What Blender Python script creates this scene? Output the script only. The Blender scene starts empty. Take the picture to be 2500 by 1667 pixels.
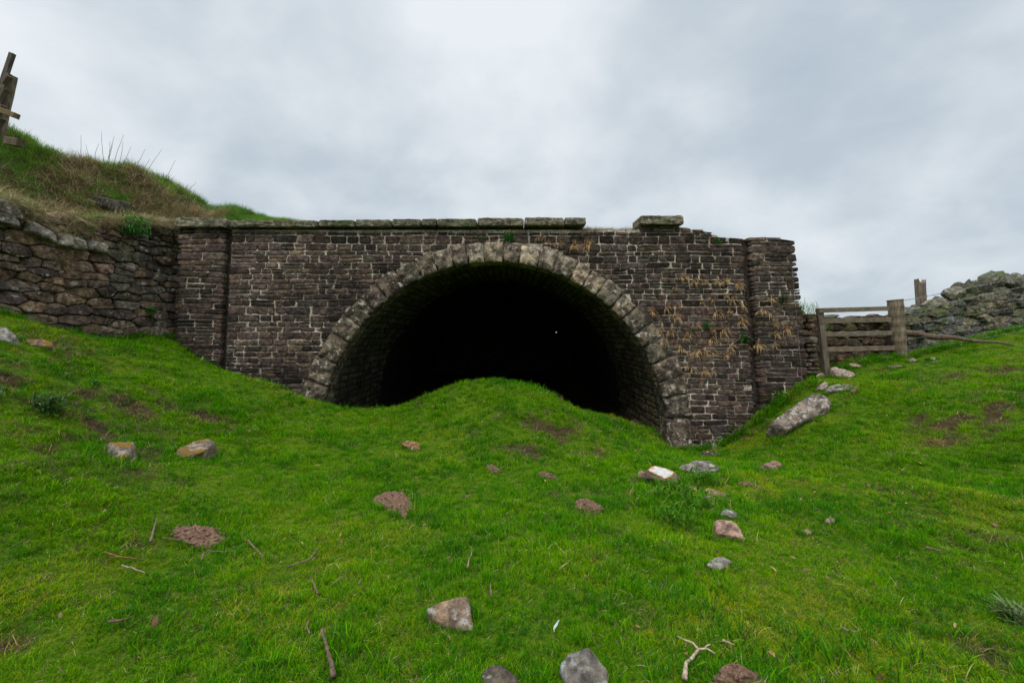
import bpy, math, random
import numpy as np
from mathutils import Vector, noise as mnoise

# ------------------------------------------------------------------ camera, sky, sun, exposure
scene = bpy.context.scene
F, CX, HZ, EYE = 1111.11, 1250.0, 813.2, 1.6      # focal length / centre / horizon in photo pixels (2500 wide)
cam_d = bpy.data.cameras.new('camera'); cam = bpy.data.objects.new('camera', cam_d)
scene.collection.objects.link(cam); scene.camera = cam
cam.location = (0, 0, EYE); cam.rotation_euler = (math.radians(90), 0, 0)
cam_d.sensor_width = 36; cam_d.lens = 16.0
cam_d.shift_y = -(833.5 - HZ) / 2500.0
cam_d.clip_start = 0.05; cam_d.clip_end = 3000
scene.view_settings.view_transform = 'Standard'
scene.view_settings.look = 'None'
scene.view_settings.exposure = 0.0
scene.view_settings.gamma = 1.0
scene.view_settings.use_curve_mapping = False

SUN_EL, SUN_AZ = math.radians(52), math.radians(205)   # behind the camera, a little to the left
world = bpy.data.worlds.new('World'); scene.world = world; world.use_nodes = True
def build_world():
    nt = world.node_tree; N = nt.nodes; L = nt.links; N.clear()
    out = N.new('ShaderNodeOutputWorld'); bg = N.new('ShaderNodeBackground'); bg.inputs['Strength'].default_value = 0.1
    sky = N.new('ShaderNodeTexSky'); sky.sky_type = 'NISHITA'; sky.sun_disc = False
    sky.sun_elevation = SUN_EL; sky.sun_rotation = SUN_AZ
    tc = N.new('ShaderNodeTexCoord')
    sep = N.new('ShaderNodeSeparateXYZ'); L.new(tc.outputs['Generated'], sep.inputs[0])
    def math_(op, a, b=None, c=None):
        m = N.new('ShaderNodeMath'); m.operation = op
        for i, v in enumerate((a, b, c)):
            if v is None: continue
            if isinstance(v, (int, float)): m.inputs[i].default_value = v
            else: L.new(v, m.inputs[i])
        return m.outputs[0]
    # flatten the cloud layer: direction / (z + 0.25)
    den = math_('ADD', math_('MAXIMUM', sep.outputs[2], 0.0), 0.50)
    u = math_('DIVIDE', sep.outputs[0], den); v = math_('DIVIDE', sep.outputs[1], den)
    cmb = N.new('ShaderNodeCombineXYZ'); L.new(u, cmb.inputs[0]); L.new(v, cmb.inputs[1]); cmb.inputs[2].default_value = 3.7
    def noise(scale, detail, dist, rough=0.5, off=(0, 0, 0)):
        mp = N.new('ShaderNodeMapping'); L.new(cmb.outputs[0], mp.inputs[0]); mp.inputs['Location'].default_value = off
        n = N.new('ShaderNodeTexNoise'); L.new(mp.outputs[0], n.inputs['Vector'])
        n.inputs['Scale'].default_value = scale; n.inputs['Detail'].default_value = detail
        n.inputs['Distortion'].default_value = dist; n.inputs['Roughness'].default_value = rough
        return n.outputs['Fac']
    n1 = noise(1.25, 6, 0.2, 0.48, (4.1, 1.3, 0)); n2 = noise(4.2, 8, 0.2, 0.52, (1, 7, 2))
    # the thin bright part of the overcast lies a little right of straight ahead
    def lobe(dx, dy, dz, sharp):
        d = Vector((dx, dy, dz)).normalized()
        vm = N.new('ShaderNodeVectorMath'); vm.operation = 'DOT_PRODUCT'
        L.new(tc.outputs['Generated'], vm.inputs[0]); vm.inputs[1].default_value = d
        return math_('POWER', math_('MAXIMUM', vm.outputs['Value'], 0.0), sharp)
    l1 = lobe(-0.08, 1, 0.60, 30); l2 = lobe(0.1, 1, 0.24, 14)
    f = math_('MULTIPLY_ADD', n1, 2.3, -1.02)
    f = math_('ADD', f, math_('MULTIPLY', n2, 1.0))
    f = math_('ADD', f, math_('MULTIPLY', l1, 0.44))
    f = math_('ADD', f, math_('MULTIPLY', l2, 0.24))
    f = math_('MULTIPLY', math_('ADD', f, -0.13), 0.93)
    ramp = N.new('ShaderNodeValToRGB'); L.new(f, ramp.inputs[0])
    e = ramp.color_ramp.elements
    e[0].position = 0.0; e[0].color = (0.385, 0.485, 0.59, 1)
    e[1].position = 1.0; e[1].color = (0.80, 0.845, 0.88, 1)
    m_ = ramp.color_ramp.elements.new(0.45); m_.color = (0.52, 0.59, 0.655, 1)
    m_ = ramp.color_ramp.elements.new(0.72); m_.color = (0.66, 0.72, 0.77, 1)
    # an overcast sky is brightest overhead
    z = math_('SUBTRACT', sep.outputs[2], 0.60); z = math_('MAXIMUM', z, 0.0); z = math_('MULTIPLY_ADD', z, ZEN, 1.0)
    sc = N.new('ShaderNodeVectorMath'); sc.operation = 'SCALE'; L.new(ramp.outputs[0], sc.inputs[0]); L.new(math_('MULTIPLY', z, 10.6), sc.inputs['Scale'])
    mix = N.new('ShaderNodeMix'); mix.data_type = 'RGBA'; mix.inputs[0].default_value = 0.04
    L.new(sc.outputs[0], mix.inputs['A']); L.new(sky.outputs[0], mix.inputs['B'])
    L.new(mix.outputs['Result'], bg.inputs['Color']); L.new(bg.outputs[0], out.inputs['Surface'])
ZEN = 8.0
build_world()
sun_d = bpy.data.lights.new('sun', 'SUN'); sun_d.energy = 1.5; sun_d.angle = math.radians(28); sun_d.color = (1.0, 0.96, 0.9)
sun = bpy.data.objects.new('sun', sun_d); scene.collection.objects.link(sun)
sun.rotation_euler = Vector((math.sin(SUN_AZ) * math.cos(SUN_EL), math.cos(SUN_AZ) * math.cos(SUN_EL), math.sin(SUN_EL))).to_track_quat('Z', 'Y').to_euler()

# ------------------------------------------------------------------ helpers
random.seed(7); RNG = np.random.default_rng(11)
U = random.uniform
C = scene.collection

def tag(o, label=None, cat=None, group=None, kind=None):
    if label: o['label'] = label
    if cat: o['category'] = cat
    if group: o['group'] = group
    if kind: o['kind'] = kind
    return o
def empty(name, loc=(0, 0, 0)):
    o = bpy.data.objects.new(name, None); C.objects.link(o); o.location = loc; o.empty_display_size = 0.1
    return o

class MB:
    """collects vertices, faces and a colour per vertex; build() links them as ONE mesh object"""
    def __init__(s): s.v = []; s.f = []; s.c = []
    def add(s, vs, fs, col):
        n = len(s.v); s.v.extend(vs); s.f.extend([tuple(i + n for i in f) for f in fs])
        if isinstance(col, list): s.c.extend(col)
        else: s.c.extend([col] * len(vs))
    def build(s, name, mat, parent=None, smooth=False, origin=None):
        me = bpy.data.meshes.new(name)
        v = s.v
        if origin is not None: v = [(a[0] - origin[0], a[1] - origin[1], a[2] - origin[2]) for a in v]
        me.from_pydata([tuple(a) for a in v], [], s.f)
        at = me.attributes.new('col', 'FLOAT_COLOR', 'POINT')
        at.data.foreach_set('color', np.array([(c[0], c[1], c[2], 1.0) for c in s.c], dtype=np.float32).ravel())
        if smooth: me.polygons.foreach_set('use_smooth', [True] * len(me.polygons))
        me.materials.append(mat); me.update()
        o = bpy.data.objects.new(name, me); C.objects.link(o)
        if parent: o.parent = parent
        if origin is not None: o.location = origin
        return o

def nz(x, y, z=0.0): return mnoise.noise(Vector((x, y, z)))
def fb(x, y, z=0.0):
    return nz(x, y, z) + 0.5 * nz(x * 2.1 + 5, y * 2.1, z) + 0.25 * nz(x * 4.3, y * 4.3 + 9, z)

# vectorised value noise for the ground
_perm = RNG.random((256, 256))
def vn(x, y):
    x = np.asarray(x, float); y = np.asarray(y, float)
    xi = np.floor(x).astype(int); yi = np.floor(y).astype(int); xf = x - xi; yf = y - yi
    xf = xf * xf * (3 - 2 * xf); yf = yf * yf * (3 - 2 * yf)
    g = lambda a, b: _perm[a % 256, b % 256]
    return (g(xi, yi) * (1 - xf) * (1 - yf) + g(xi + 1, yi) * xf * (1 - yf) + g(xi, yi + 1) * (1 - xf) * yf + g(xi + 1, yi + 1) * xf * yf) * 2 - 1
def vfbm(x, y, o=4):
    r = 0; a = 1.0; t = 0
    for i in range(o):
        r = r + a * vn(x * 2 ** i + 17.3 * i, y * 2 ** i + 5.1 * i); t += a; a *= 0.5
    return r / t

class TPS:
    def __init__(s, pts, lam=0.02):
        P = np.array(pts, float); n = len(P); s.X = P[:, :2]
        K = s.k(P[:, None, :2] - P[None, :, :2]) + lam * np.eye(n)
        Q = np.hstack([np.ones((n, 1)), s.X]); A = np.zeros((n + 3, n + 3))
        A[:n, :n] = K; A[:n, n:] = Q; A[n:, :n] = Q.T
        b = np.zeros(n + 3); b[:n] = P[:, 2]; s.w = np.linalg.solve(A, b)
    def k(s, d):
        r2 = (d ** 2).sum(-1); return 0.5 * r2 * np.log(r2 + 1e-12)
    def __call__(s, x, y):
        x = np.atleast_1d(np.asarray(x, float)); y = np.atleast_1d(np.asarray(y, float)); sh = x.shape
        p = np.stack([x.ravel(), y.ravel()], -1); out = np.empty(len(p))
        for i in range(0, len(p), 20000):
            q = p[i:i + 20000]
            out[i:i + 20000] = s.k(q[:, None] - s.X[None]) @ s.w[:-3] + s.w[-3] + q @ s.w[-2:]
        return out.reshape(sh)

# ------------------------------------------------------------------ materials
def principled(name, rough=0.9, spec=0.25):
    m = bpy.data.materials.new(name); m.use_nodes = True; nt = m.node_tree
    b = nt.nodes['Principled BSDF']; b.inputs['Roughness'].default_value = rough
    b.inputs['Specular IOR Level'].default_value = spec
    return m, nt, b
def mk_noise(nt, scale, detail=5, rough=0.6, vec=None, dist=0.0):
    n = nt.nodes.new('ShaderNodeTexNoise'); n.inputs['Scale'].default_value = scale; n.inputs['Detail'].default_value = detail
    n.inputs['Roughness'].default_value = rough; n.inputs['Distortion'].default_value = dist
    if vec is None:
        if 'geo' not in nt.nodes:
            g = nt.nodes.new('ShaderNodeNewGeometry'); g.name = 'geo'
        vec = nt.nodes['geo'].outputs['Position']
    nt.links.new(vec, n.inputs['Vector']); return n.outputs['Fac']
def ramp(nt, fac, stops):
    r = nt.nodes.new('ShaderNodeValToRGB'); nt.links.new(fac, r.inputs[0]); e = r.color_ramp.elements
    e[0].position, c0 = stops[0]; e[0].color = (*c0, 1) if len(c0) == 3 else c0
    e[1].position, c1 = stops[-1]; e[1].color = (*c1, 1)
    for p, c in stops[1:-1]: e.new(p).color = (*c, 1)
    return r.outputs[0]
def mixc(nt, fac, a, b, mode='MIX'):
    m = nt.nodes.new('ShaderNodeMix'); m.data_type = 'RGBA'; m.blend_type = mode
    for s, v in ((m.inputs[0], fac), (m.inputs['A'], a), (m.inputs['B'], b)):
        if isinstance(v, (int, float)): s.default_value = v
        elif isinstance(v, tuple): s.default_value = (*v, 1)
        else: nt.links.new(v, s)
    return m.outputs['Result']
def bump(nt, b, h, strength=0.5, dist=0.02):
    n = nt.nodes.new('ShaderNodeBump'); n.inputs['Strength'].default_value = strength; n.inputs['Distance'].default_value = dist
    nt.links.new(h, n.inputs['Height']); nt.links.new(n.outputs[0], b.inputs['Normal'])
def attr(nt, name='col'):
    a = nt.nodes.new('ShaderNodeAttribute'); a.attribute_name = name; return a.outputs['Color']

def stone_mat(name, lichen=0.62, lcol=(0.42, 0.40, 0.35), lscale=9, moss=0.0, fine=30, vary=1.0, ochre=0.0, blotch=14):
    m, nt, b = principled(name, 0.92, 0.2)
    base = attr(nt)
    n1 = mk_noise(nt, fine, 6, 0.65); n2 = mk_noise(nt, 6, 4, 0.6)
    v = ramp(nt, n1, [(0.25, (0.55 / vary,) * 3), (0.5, (1.0,) * 3), (0.78, (1.6 * vary,) * 3)])
    c = mixc(nt, 1.0, base, v, 'MULTIPLY')
    v2 = ramp(nt, n2, [(0.3, (0.72, 0.70, 0.70)), (0.7, (1.25, 1.22, 1.18))])
    c = mixc(nt, 1.0, c, v2, 'MULTIPLY')
    nb = mk_noise(nt, blotch, 6, 0.62, dist=.3)
    c = mixc(nt, 1.0, c, ramp(nt, nb, [(0.42, (0.55, 0.52, 0.53)), (0.52, (1.0, 1.0, 1.0)), (0.62, (1.42, 1.35, 1.25))]), 'MULTIPLY')
    n0 = mk_noise(nt, 1.3, 4, 0.6)
    c = mixc(nt, 1.0, c, ramp(nt, n0, [(0.35, (0.66, 0.64, 0.63)), (0.65, (1.3, 1.28, 1.24))]), 'MULTIPLY')
    if lichen < 1:
        nl = mk_noise(nt, lscale, 7, 0.68, dist=0.3)
        fl = ramp(nt, nl, [(lichen - 0.03, (0, 0, 0)), (lichen + 0.05, (1, 1, 1))])
        c = mixc(nt, fl, c, lcol)
    if moss > 0:
        nm = mk_noise(nt, 3.1, 6, 0.6)
        fm = ramp(nt, nm, [(0.5, (0, 0, 0)), (0.66, (moss, moss, moss))])
        c = mixc(nt, fm, c, (0.07, 0.10, 0.025))
    if ochre > 0:
        no = mk_noise(nt, 6.5, 5, 0.6, dist=0.4)
        fo = ramp(nt, no, [(0.50, (0, 0, 0)), (0.54, (ochre, ochre, ochre))])
        c = mixc(nt, fo, c, (0.24, 0.13, 0.02))
    nt.links.new(c, b.inputs['Base Color'])
    bump(nt, b, mk_noise(nt, fine * .8, 9, 0.75), 1.0, 0.035)
    return m
M = {}
M['portal'] = stone_mat('dark_sandstone', 0.70, (0.34, 0.30, 0.26), 14, vary=1.1)
M['voussoir'] = stone_mat('arch_stone', 0.585, (0.46, 0.41, 0.32), 9, fine=20, vary=1.3, blotch=6)
M['coping'] = stone_mat('coping_stone', 0.60, (0.33, 0.33, 0.25), 9, moss=0.5, fine=22)
M['rubble'] = stone_mat('rubble_stone', 0.615, (0.42, 0.38, 0.32), 9, moss=0.12, fine=20)
M['field'] = stone_mat('field_wall_stone', 0.64, (0.36, 0.36, 0.32), 9, moss=0.75, fine=20)
M['lining'] = stone_mat('lining_stone', 0.60, (0.24, 0.21, 0.15), 9, moss=0.8, fine=20)
M['rock'] = stone_mat('weathered_rock', 0.565, (0.46, 0.42, 0.36), 11, fine=34, vary=1.3, blotch=9)
M['rock_plain'] = stone_mat('plain_rock', 1.1, fine=30, vary=1.2)
M['rock_moss'] = stone_mat('mossy_rock', 0.57, (0.44, 0.40, 0.33), 13, fine=34, vary=1.2, ochre=0.9)
M['rock_lichen'] = stone_mat('lichen_spotted_rock', 0.56, (0.48, 0.49, 0.47), 10, fine=34, vary=1.1)

def mortar_mat():
    m, nt, b = principled('lime_mortar', 0.95, 0.1)
    n = mk_noise(nt, 1.1, 5, 0.6); n2 = mk_noise(nt, 28, 5, 0.6)
    c = ramp(nt, n, [(0.37, (0.10, 0.08, 0.064)), (0.48, (0.35, 0.285, 0.225)), (0.64, (0.54, 0.465, 0.38))])
    v = ramp(nt, n2, [(0.34, (0.35,) * 3), (0.58, (1.25,) * 3)])
    nt.links.new(mixc(nt, 1.0, c, v, 'MULTIPLY'), b.inputs['Base Color'])
    bump(nt, b, n2, 0.6, 0.02); return m
M['mortar'] = mortar_mat()
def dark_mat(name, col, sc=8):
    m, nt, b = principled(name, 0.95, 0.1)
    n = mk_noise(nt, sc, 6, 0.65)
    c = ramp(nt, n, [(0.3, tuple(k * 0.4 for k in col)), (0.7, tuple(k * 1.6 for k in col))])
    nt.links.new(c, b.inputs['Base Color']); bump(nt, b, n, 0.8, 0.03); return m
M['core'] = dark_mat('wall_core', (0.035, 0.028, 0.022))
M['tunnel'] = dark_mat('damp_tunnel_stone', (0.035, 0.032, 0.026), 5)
M['soil'] = dark_mat('red_brown_soil', (0.19, 0.11, 0.075), 38)
def wood_mat(name, c0, c1, sc=(40, 40, 2.5)):
    m, nt, b = principled(name, 0.85, 0.2)
    tc = nt.nodes.new('ShaderNodeTexCoord'); mp = nt.nodes.new('ShaderNodeMapping')
    nt.links.new(tc.outputs['Object'], mp.inputs[0]); mp.inputs['Scale'].default_value = sc
    n = mk_noise(nt, 1.0, 6, 0.6, vec=mp.outputs[0]); n2 = mk_noise(nt, 7, 4)
    c = ramp(nt, n, [(0.3, c0), (0.68, c1)])
    v = ramp(nt, n2, [(0.3, (0.7,) * 3), (0.7, (1.25,) * 3)])
    nt.links.new(mixc(nt, 1.0, mixc(nt, 1.0, c, v, 'MULTIPLY'), attr(nt), 'MULTIPLY'), b.inputs['Base Color'])
    bump(nt, b, n, 0.5, 0.01); return m
M['wood'] = wood_mat('weathered_wood', (0.10, 0.08, 0.06), (0.30, 0.25, 0.20))
M['wood_x'] = wood_mat('weathered_rail', (0.11, 0.085, 0.06), (0.27, 0.22, 0.17), (2.5, 30, 60))
M['bark'] = wood_mat('dead_twig', (0.10, 0.075, 0.06), (0.32, 0.27, 0.22))
def wire_mat():
    m, nt, b = principled('galvanised_wire', 0.5, 0.5); b.inputs['Metallic'].default_value = 0.7
    n = mk_noise(nt, 20, 3); nt.links.new(ramp(nt, n, [(0.3, (0.10, 0.10, 0.10)), (0.7, (0.28, 0.28, 0.28))]), b.inputs['Base Color']); return m
M['wire'] = wire_mat()
def leaf_mat(name, tint=(1, 1, 1), trans=0.35, patch=True):
    m = bpy.data.materials.new(name); m.use_nodes = True; nt = m.node_tree
    b = nt.nodes['Principled BSDF']; b.inputs['Roughness'].default_value = 0.7; b.inputs['Specular IOR Level'].default_value = 0.04
    c = mixc(nt, 1.0, attr(nt), tint, 'MULTIPLY')
    if patch:
        n = mk_noise(nt, 0.9, 4, 0.6)
        c = mixc(nt, 1.0, c, ramp(nt, n, [(0.3, (0.52, 0.72, 0.9)), (0.5, (.95, .97, 1)), (0.72, (1.3, 1.12, 1.0))]), 'MULTIPLY')
    nt.links.new(c, b.inputs['Base Color'])
    t = nt.nodes.new('ShaderNodeBsdfTranslucent'); nt.links.new(c, t.inputs['Color'])
    mx = nt.nodes.new('ShaderNodeMixShader'); mx.inputs[0].default_value = trans
    nt.links.new(b.outputs[0], mx.inputs[1]); nt.links.new(t.outputs[0], mx.inputs[2])
    nt.links.new(mx.outputs[0], nt.nodes['Material Output'].inputs['Surface']); return m
M['leaf'] = leaf_mat('grass_blade'); M['plant'] = leaf_mat('plant_leaf', patch=False); M['dead'] = leaf_mat('dead_grass_blade', trans=0.25, patch=False)
def plain_mat(name, rough=0.8):
    m, nt, b = principled(name, rough, 0.3)
    n = mk_noise(nt, 40, 4)
    nt.links.new(mixc(nt, 1.0, attr(nt), ramp(nt, n, [(0.3, (0.75,) * 3), (0.7, (1.2,) * 3)]), 'MULTIPLY'), b.inputs['Base Color']); return m
M['plain'] = plain_mat('plain_dry_stuff')

# ------------------------------------------------------------------ the ground
def gp(px, py, Y): return ((px - CX) / F * Y, Y, EYE + (HZ - py) / F * Y)
ground_pts = [
 (0, 0, 0.0), (-3, 0, 0.15), (3, 0, 0.05), (0, -3, 0.0), (-6, -2, 0.9), (6, -2, 0.35), (0, 2, 0.03), (0, 4, 0.0), (-1.2, 5, 0.0), (0.4, 5.6, -0.02), (1.6, 5.3, -0.03),
 (-2.25, 2, 0.10), (-3.4, 3, 0.45), (-4.5, 4, 0.92), (-5.6, 5, 1.42), gp(5, 768, 6.3), gp(70, 812, 6.7), gp(250, 832, 7.7), gp(350, 824, 8.3), gp(150, 815, 7.1), (-7.6, 4, 1.85), (-7.0, 2, 1.45), (-4.5, 1.5, 0.55),
 (-2.3, 3, 0.05), (-3.8, 5, 0.35), (-5.3, 7, 1.0), (-6.1, 8, 1.38), (-2.3, 5, 0.05), (-3.0, 6.5, 0.32), (-4.2, 7.6, 0.75),
 gp(425, 820, 9.05), gp(480, 865, 8.95), gp(520, 903, 8.85), gp(600, 932, 8.8), gp(680, 958, 8.8), gp(740, 984, 8.75), gp(800, 1001, 8.75),
 gp(900, 1003, 9.0), (-1.9, 7.2, 0.12), (-2.6, 7.8, 0.2), (-2.6, 9.8, -.25), (-2.3, 10.8, -0.6), (0, 11.2, -0.65), (2, 10.8, -0.65), (0, 16, -0.7), (-3, 16, -.7), (3, 16, -0.7), (0, 30, -0.7),
 # mound
 gp(1110, 944, 8.1), gp(1170, 933, 8.0), gp(1245, 933, 8.0), gp(1300, 946, 7.9), gp(1350, 968, 7.8), gp(1395, 1000, 7.7), gp(1050, 966, 8.2), gp(1000, 988, 8.3), (0.2, 7.0, 0.5), (.9, 7.1, .34), (-.6, 7.2, .38), (0.3, 6.3, 0.12), (-0.1, 9.1, 0.35), (0.1, 9.9, 0.0), (-1.3, 7.0, 0.2), (1.6, 6.9, 0.0), (-2.0, 9.4, 0.03), (1.3, 9.4, -0.2),
 gp(1480, 1012, 9.3), (1.9, 9.9, -.5), gp(1540, 1032, 9.1), gp(1600, 1058, 8.8), gp(1632, 1086, 8.65), gp(1690, 1093, 8.6), gp(1740, 1090, 8.6), gp(1775, 1072, 8.6), gp(1850, 1008, 8.65), gp(1930, 950, 8.7), gp(1967, 925, 8.8),
 (2.2, 7.0, -0.25), (3.2, 7.6, -0.48), (3.0, 6.0, -0.15), (4.3, 7.3, -0.2), (2.0, 4.6, 0.0), (4.6, 6.2, 0.0), (3.0, 4, 0.0), (5.6, 7.8, 0.42), (5.0, 5, 0.02),
 gp(2015, 921, 9.3), gp(2110, 885, 9.6), gp(2205, 872, 9.9), gp(2300, 845, 10.3), gp(2407, 818, 10.6), gp(2500, 800, 10.6), (7.0, 12, 1.2), (12, 12.5, 1.75), (14, 11, 1.75),
 (9.0, 8, 1.05), (7.0, 8, 0.72), (6.75, 6, 0.55), (4.7, 4.2, 0.14), (3.4, 3, 0.0), (2.3, 2.05, 0.03), (9, 5, 0.9), (12, 8, 1.5), (8, 2, 0.8),
 (-9, 9, 2.0), (-9, 12, 2.0), (7, 20, 1.3), (14, 20, 1.5), (-12, 20, 2.0), (6.4, 10.4, 1.0)]
tps = TPS(ground_pts)
def bumps(x, y):
    near = np.clip((np.abs(x) - 0.5) / 3.0, 0.25, 1.0)
    t = vfbm(x * 0.9 + 3, y * 0.9 + 8, 4) * 0.11 * near
    h = t + vfbm(x * 3.4, y * 3.4, 4) * 0.035
    # sheep terraces on the side slopes
    s = np.clip((np.abs(x) - 2.6) / 1.5, 0, 1) * np.clip((x + 6.9) / .8, 0, 1)
    q = (y * 0.35 + np.abs(x) * 0.95 + 0.35 * vn(x * 0.8, y * 0.8)) * 1.6
    fr = q - np.floor(q)
    h = h + s * (0.10 + .07 * vn(x * .7 + 9, y * .7)) * (np.where(fr < 0.75, fr / 0.75, (1 - fr) / 0.25) - 0.5)
    tun = np.clip((8.0 - y) / 1.0, 0, 1)
    return h * np.maximum(tun, 0.35)
def gz_arr(x, y):
    xc = np.clip(x, -12, 14); yc = np.clip(y, -4, 20)
    return np.clip(tps(xc, yc) + bumps(xc, yc), -0.75, 2.1)
GX0, GX1, GY0, GY1, GS = -12.0, 14.0, -4.0, 20.0, 0.05
_gx = np.arange(GX0, GX1 + 1e-6, GS); _gy = np.arange(GY0, GY1 + 1e-6, GS)
_GXX, _GYY = np.meshgrid(_gx, _gy, indexing='ij'); GZ = gz_arr(_GXX, _GYY)
def gz(x, y):
    x = np.clip(np.asarray(x, float), GX0, GX1 - 1e-3); y = np.clip(np.asarray(y, float), GY0, GY1 - 1e-3)
    fx = (x - GX0) / GS; fy = (y - GY0) / GS; i = fx.astype(int); j = fy.astype(int); a = fx - i; c = fy - j
    return GZ[i, j] * (1 - a) * (1 - c) + GZ[i + 1, j] * a * (1 - c) + GZ[i, j + 1] * (1 - a) * c + GZ[i + 1, j + 1] * a * c
def hit(px, py, y0=1.2, y1=14.0):
    Ys = np.linspace(y0, y1, 1600); xs = (px - CX) / F * Ys; zs = EYE + (HZ - py) / F * Ys
    d = zs - gz(xs, Ys); k = np.argmax(d < 0)
    if d[k] >= 0: k = len(Ys) - 1
    return Vector((xs[k], Ys[k], float(gz(xs[k], Ys[k]))))

def c5(p): return [(1900 + x * .338, 620 + y * .338) for x, y in p]
def c6(p): return [(1400 + x * .2976, 1000 + y * .2976) for x, y in p]
def c7(p): return [(x * .4274, 780 + y * .4274) for x, y in p]
def c8(p): return [(600 + x * .4677, 1050 + y * .4677) for x, y in p]
def c9(p): return [(1500 + x * .2126, 1350 + y * .2126) for x, y in p]
def c4(p): return [(1400 + x * .41466, 500 + y * .41466) for x, y in p]

# bare / brown patches seen in the turf: centre pixel, radius across, radius along (m), strength
bare_px = [(60, 940, .55, .25, .9), (150, 960, .6, .24, 1.2), (330, 1000, .8, .25, .7), (220, 1045, .8, .16, 1.5), (480, 1010, .7, .18, 1.4), (150, 1120, .3, .4, .5), (20, 1100, .35, .5, 1.0),
 (1380, 1060, .6, .6, 1.1), (1310, 1090, .5, .35, .9), (1420, 1110, .4, .3, .9), (1250, 1020, .5, .3, .4), (1820, 1060, .3, .3, .5),
 (2450, 900, .9, .26, 2.6), (2360, 925, .9, .24, 2.0), (2440, 985, .7, .28, 3.0), (2350, 1005, .6, .24, 1.9), (2330, 960, .8, .2, 1.0), (2400, 1040, .8, .25, 1.3), (2180, 960, .5, .25, .9), (2150, 905, .5, .2, .6), (2060, 1000, .3, .2, .6), (2250, 1050, .7, .3, .45),
 (2420, 1330, .5, .3, .5), (1640, 1490, .35, .3, .5), (1570, 1460, .3, .2, .4), (300, 1310, .25, .12, .7), (230, 1420, .3, .2, .5), (10, 1540, .25, .1, 1.0), (400, 1460, .3, .2, .4), (1060, 1200, .4, .3, .35),
 (860, 1330, .3, .2, .2), (2000, 1180, .5, .35, .35), (1900, 1230, .25, .1, .6), (700, 1200, .5, .3, .2), (2440, 1590, .2, .1, .9), (2250, 1240, .5, .4, .35)]
bare_w = []
for px, py, rx, ry, s in bare_px:
    h = hit(px, py); bare_w.append((h.x, h.y, rx, ry, s))
def bare(x, y):
    b = np.zeros_like(x, dtype=float)
    n = vfbm(x * 4.2 + 31, y * 6.2 + 7, 4)
    for bx, by, rx, ry, s in bare_w:
        d = ((x - bx) / rx) ** 2 + ((y - by) / ry) ** 2
        b = np.maximum(b, s * np.exp(-d) * (0.5 + 2.2 * n))
    b = np.maximum(b, np.clip((vfbm(x * 1.3 + 50, y * 1.3 + 50, 5) - 0.30) * 1.6, 0, 0.5))
    # steep faces of the little terraces
    gxp = gz(x + .06, y) - gz(x - .06, y); gyp = gz(x, y + .06) - gz(x, y - .06)
    sl = np.sqrt(gxp ** 2 + gyp ** 2) / .12
    b = b + np.clip((sl - 0.62) * 1.3, 0, 0.7) * (y < 8.2) * (np.abs(x) > 2.5)
    ins = (np.abs(x - (-.35)) < 3.6) * np.clip((y - 9.5) / .5, 0, 1) * 1.3
    return np.clip(np.maximum(b, ins), 0, 1.3)

_bb = np.clip(bare(_GXX, _GYY), 0, 1.2); GZ -= _bb * (.045 + .05 * vfbm(_GXX * 5, _GYY * 5, 3)) * (_GYY < 9.3)

def grid_mesh(name, X, Y, Z, mat, attrs=None, smooth=True):
    n, m = X.shape
    me = bpy.data.meshes.new(name); me.vertices.add(n * m)
    me.vertices.foreach_set('co', np.stack([X, Y, Z], -1).astype(np.float32).ravel())
    i, j = np.meshgrid(np.arange(n - 1), np.arange(m - 1), indexing='ij')
    q = np.stack([i * m + j, (i + 1) * m + j, (i + 1) * m + j + 1, i * m + j + 1], -1).reshape(-1, 4)
    me.loops.add(q.size); me.loops.foreach_set('vertex_index', q.ravel().astype(np.int32))
    me.polygons.add(len(q)); me.polygons.foreach_set('loop_start', np.arange(0, q.size, 4, dtype=np.int32))
    me.polygons.foreach_set('use_smooth', np.full(len(q), smooth))
    for k, v in (attrs or {}).items():
        a = me.attributes.new(k, 'FLOAT', 'POINT'); a.data.foreach_set('value', v.astype(np.float32).ravel())
    me.materials.append(mat); me.update(calc_edges=True); me.validate()
    o = bpy.data.objects.new(name, me); C.objects.link(o); return o

def turf_mat():
    m, nt, b = principled('turf', 0.95, 0.1)
    n1 = mk_noise(nt, 2.2, 6, 0.65); n2 = mk_noise(nt, 45, 6, 0.7); n3 = mk_noise(nt, 0.6, 4)
    g = ramp(nt, n2, [(0.3, (0.02, 0.045, 0.002)), (0.52, (0.075, 0.15, 0.004)), (0.75, (0.15, 0.22, 0.01))])
    g = mixc(nt, 1.0, g, ramp(nt, n1, [(0.3, (0.65, 0.8, 0.7)), (0.7, (1.35, 1.15, 1.0))]), 'MULTIPLY')
    s = ramp(nt, n2, [(0.3, (0.02, 0.014, 0.006)), (0.6, (0.085, 0.062, 0.028)), (0.8, (0.22, 0.17, 0.08))])
    a = nt.nodes.new('ShaderNodeAttribute'); a.attribute_name = 'bare'
    fac = ramp(nt, a.outputs['Fac'], [(0.15, (0, 0, 0)), (0.75, (1, 1, 1))])
    nt.links.new(mixc(nt, fac, g, s), b.inputs['Base Color']); bump(nt, b, n2, 1.0, 0.03); return m
M['turf'] = turf_mat()
def coords(lo, hi, step, far):
    c = np.arange(lo, hi + 1e-6, step); k = np.array([0.5, 1.5, 4, 10, 25, 60, 150, 400, far])
    return np.concatenate([(lo - k)[::-1], c, hi + k])
gx = coords(-12, 14, 0.07, 900); gy = coords(-4, 20, 0.07, 1500)
XX, YY = np.meshgrid(gx, gy, indexing='ij')
XC, YC = np.clip(XX, -12, 14), np.clip(YY, -4, 20)
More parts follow.
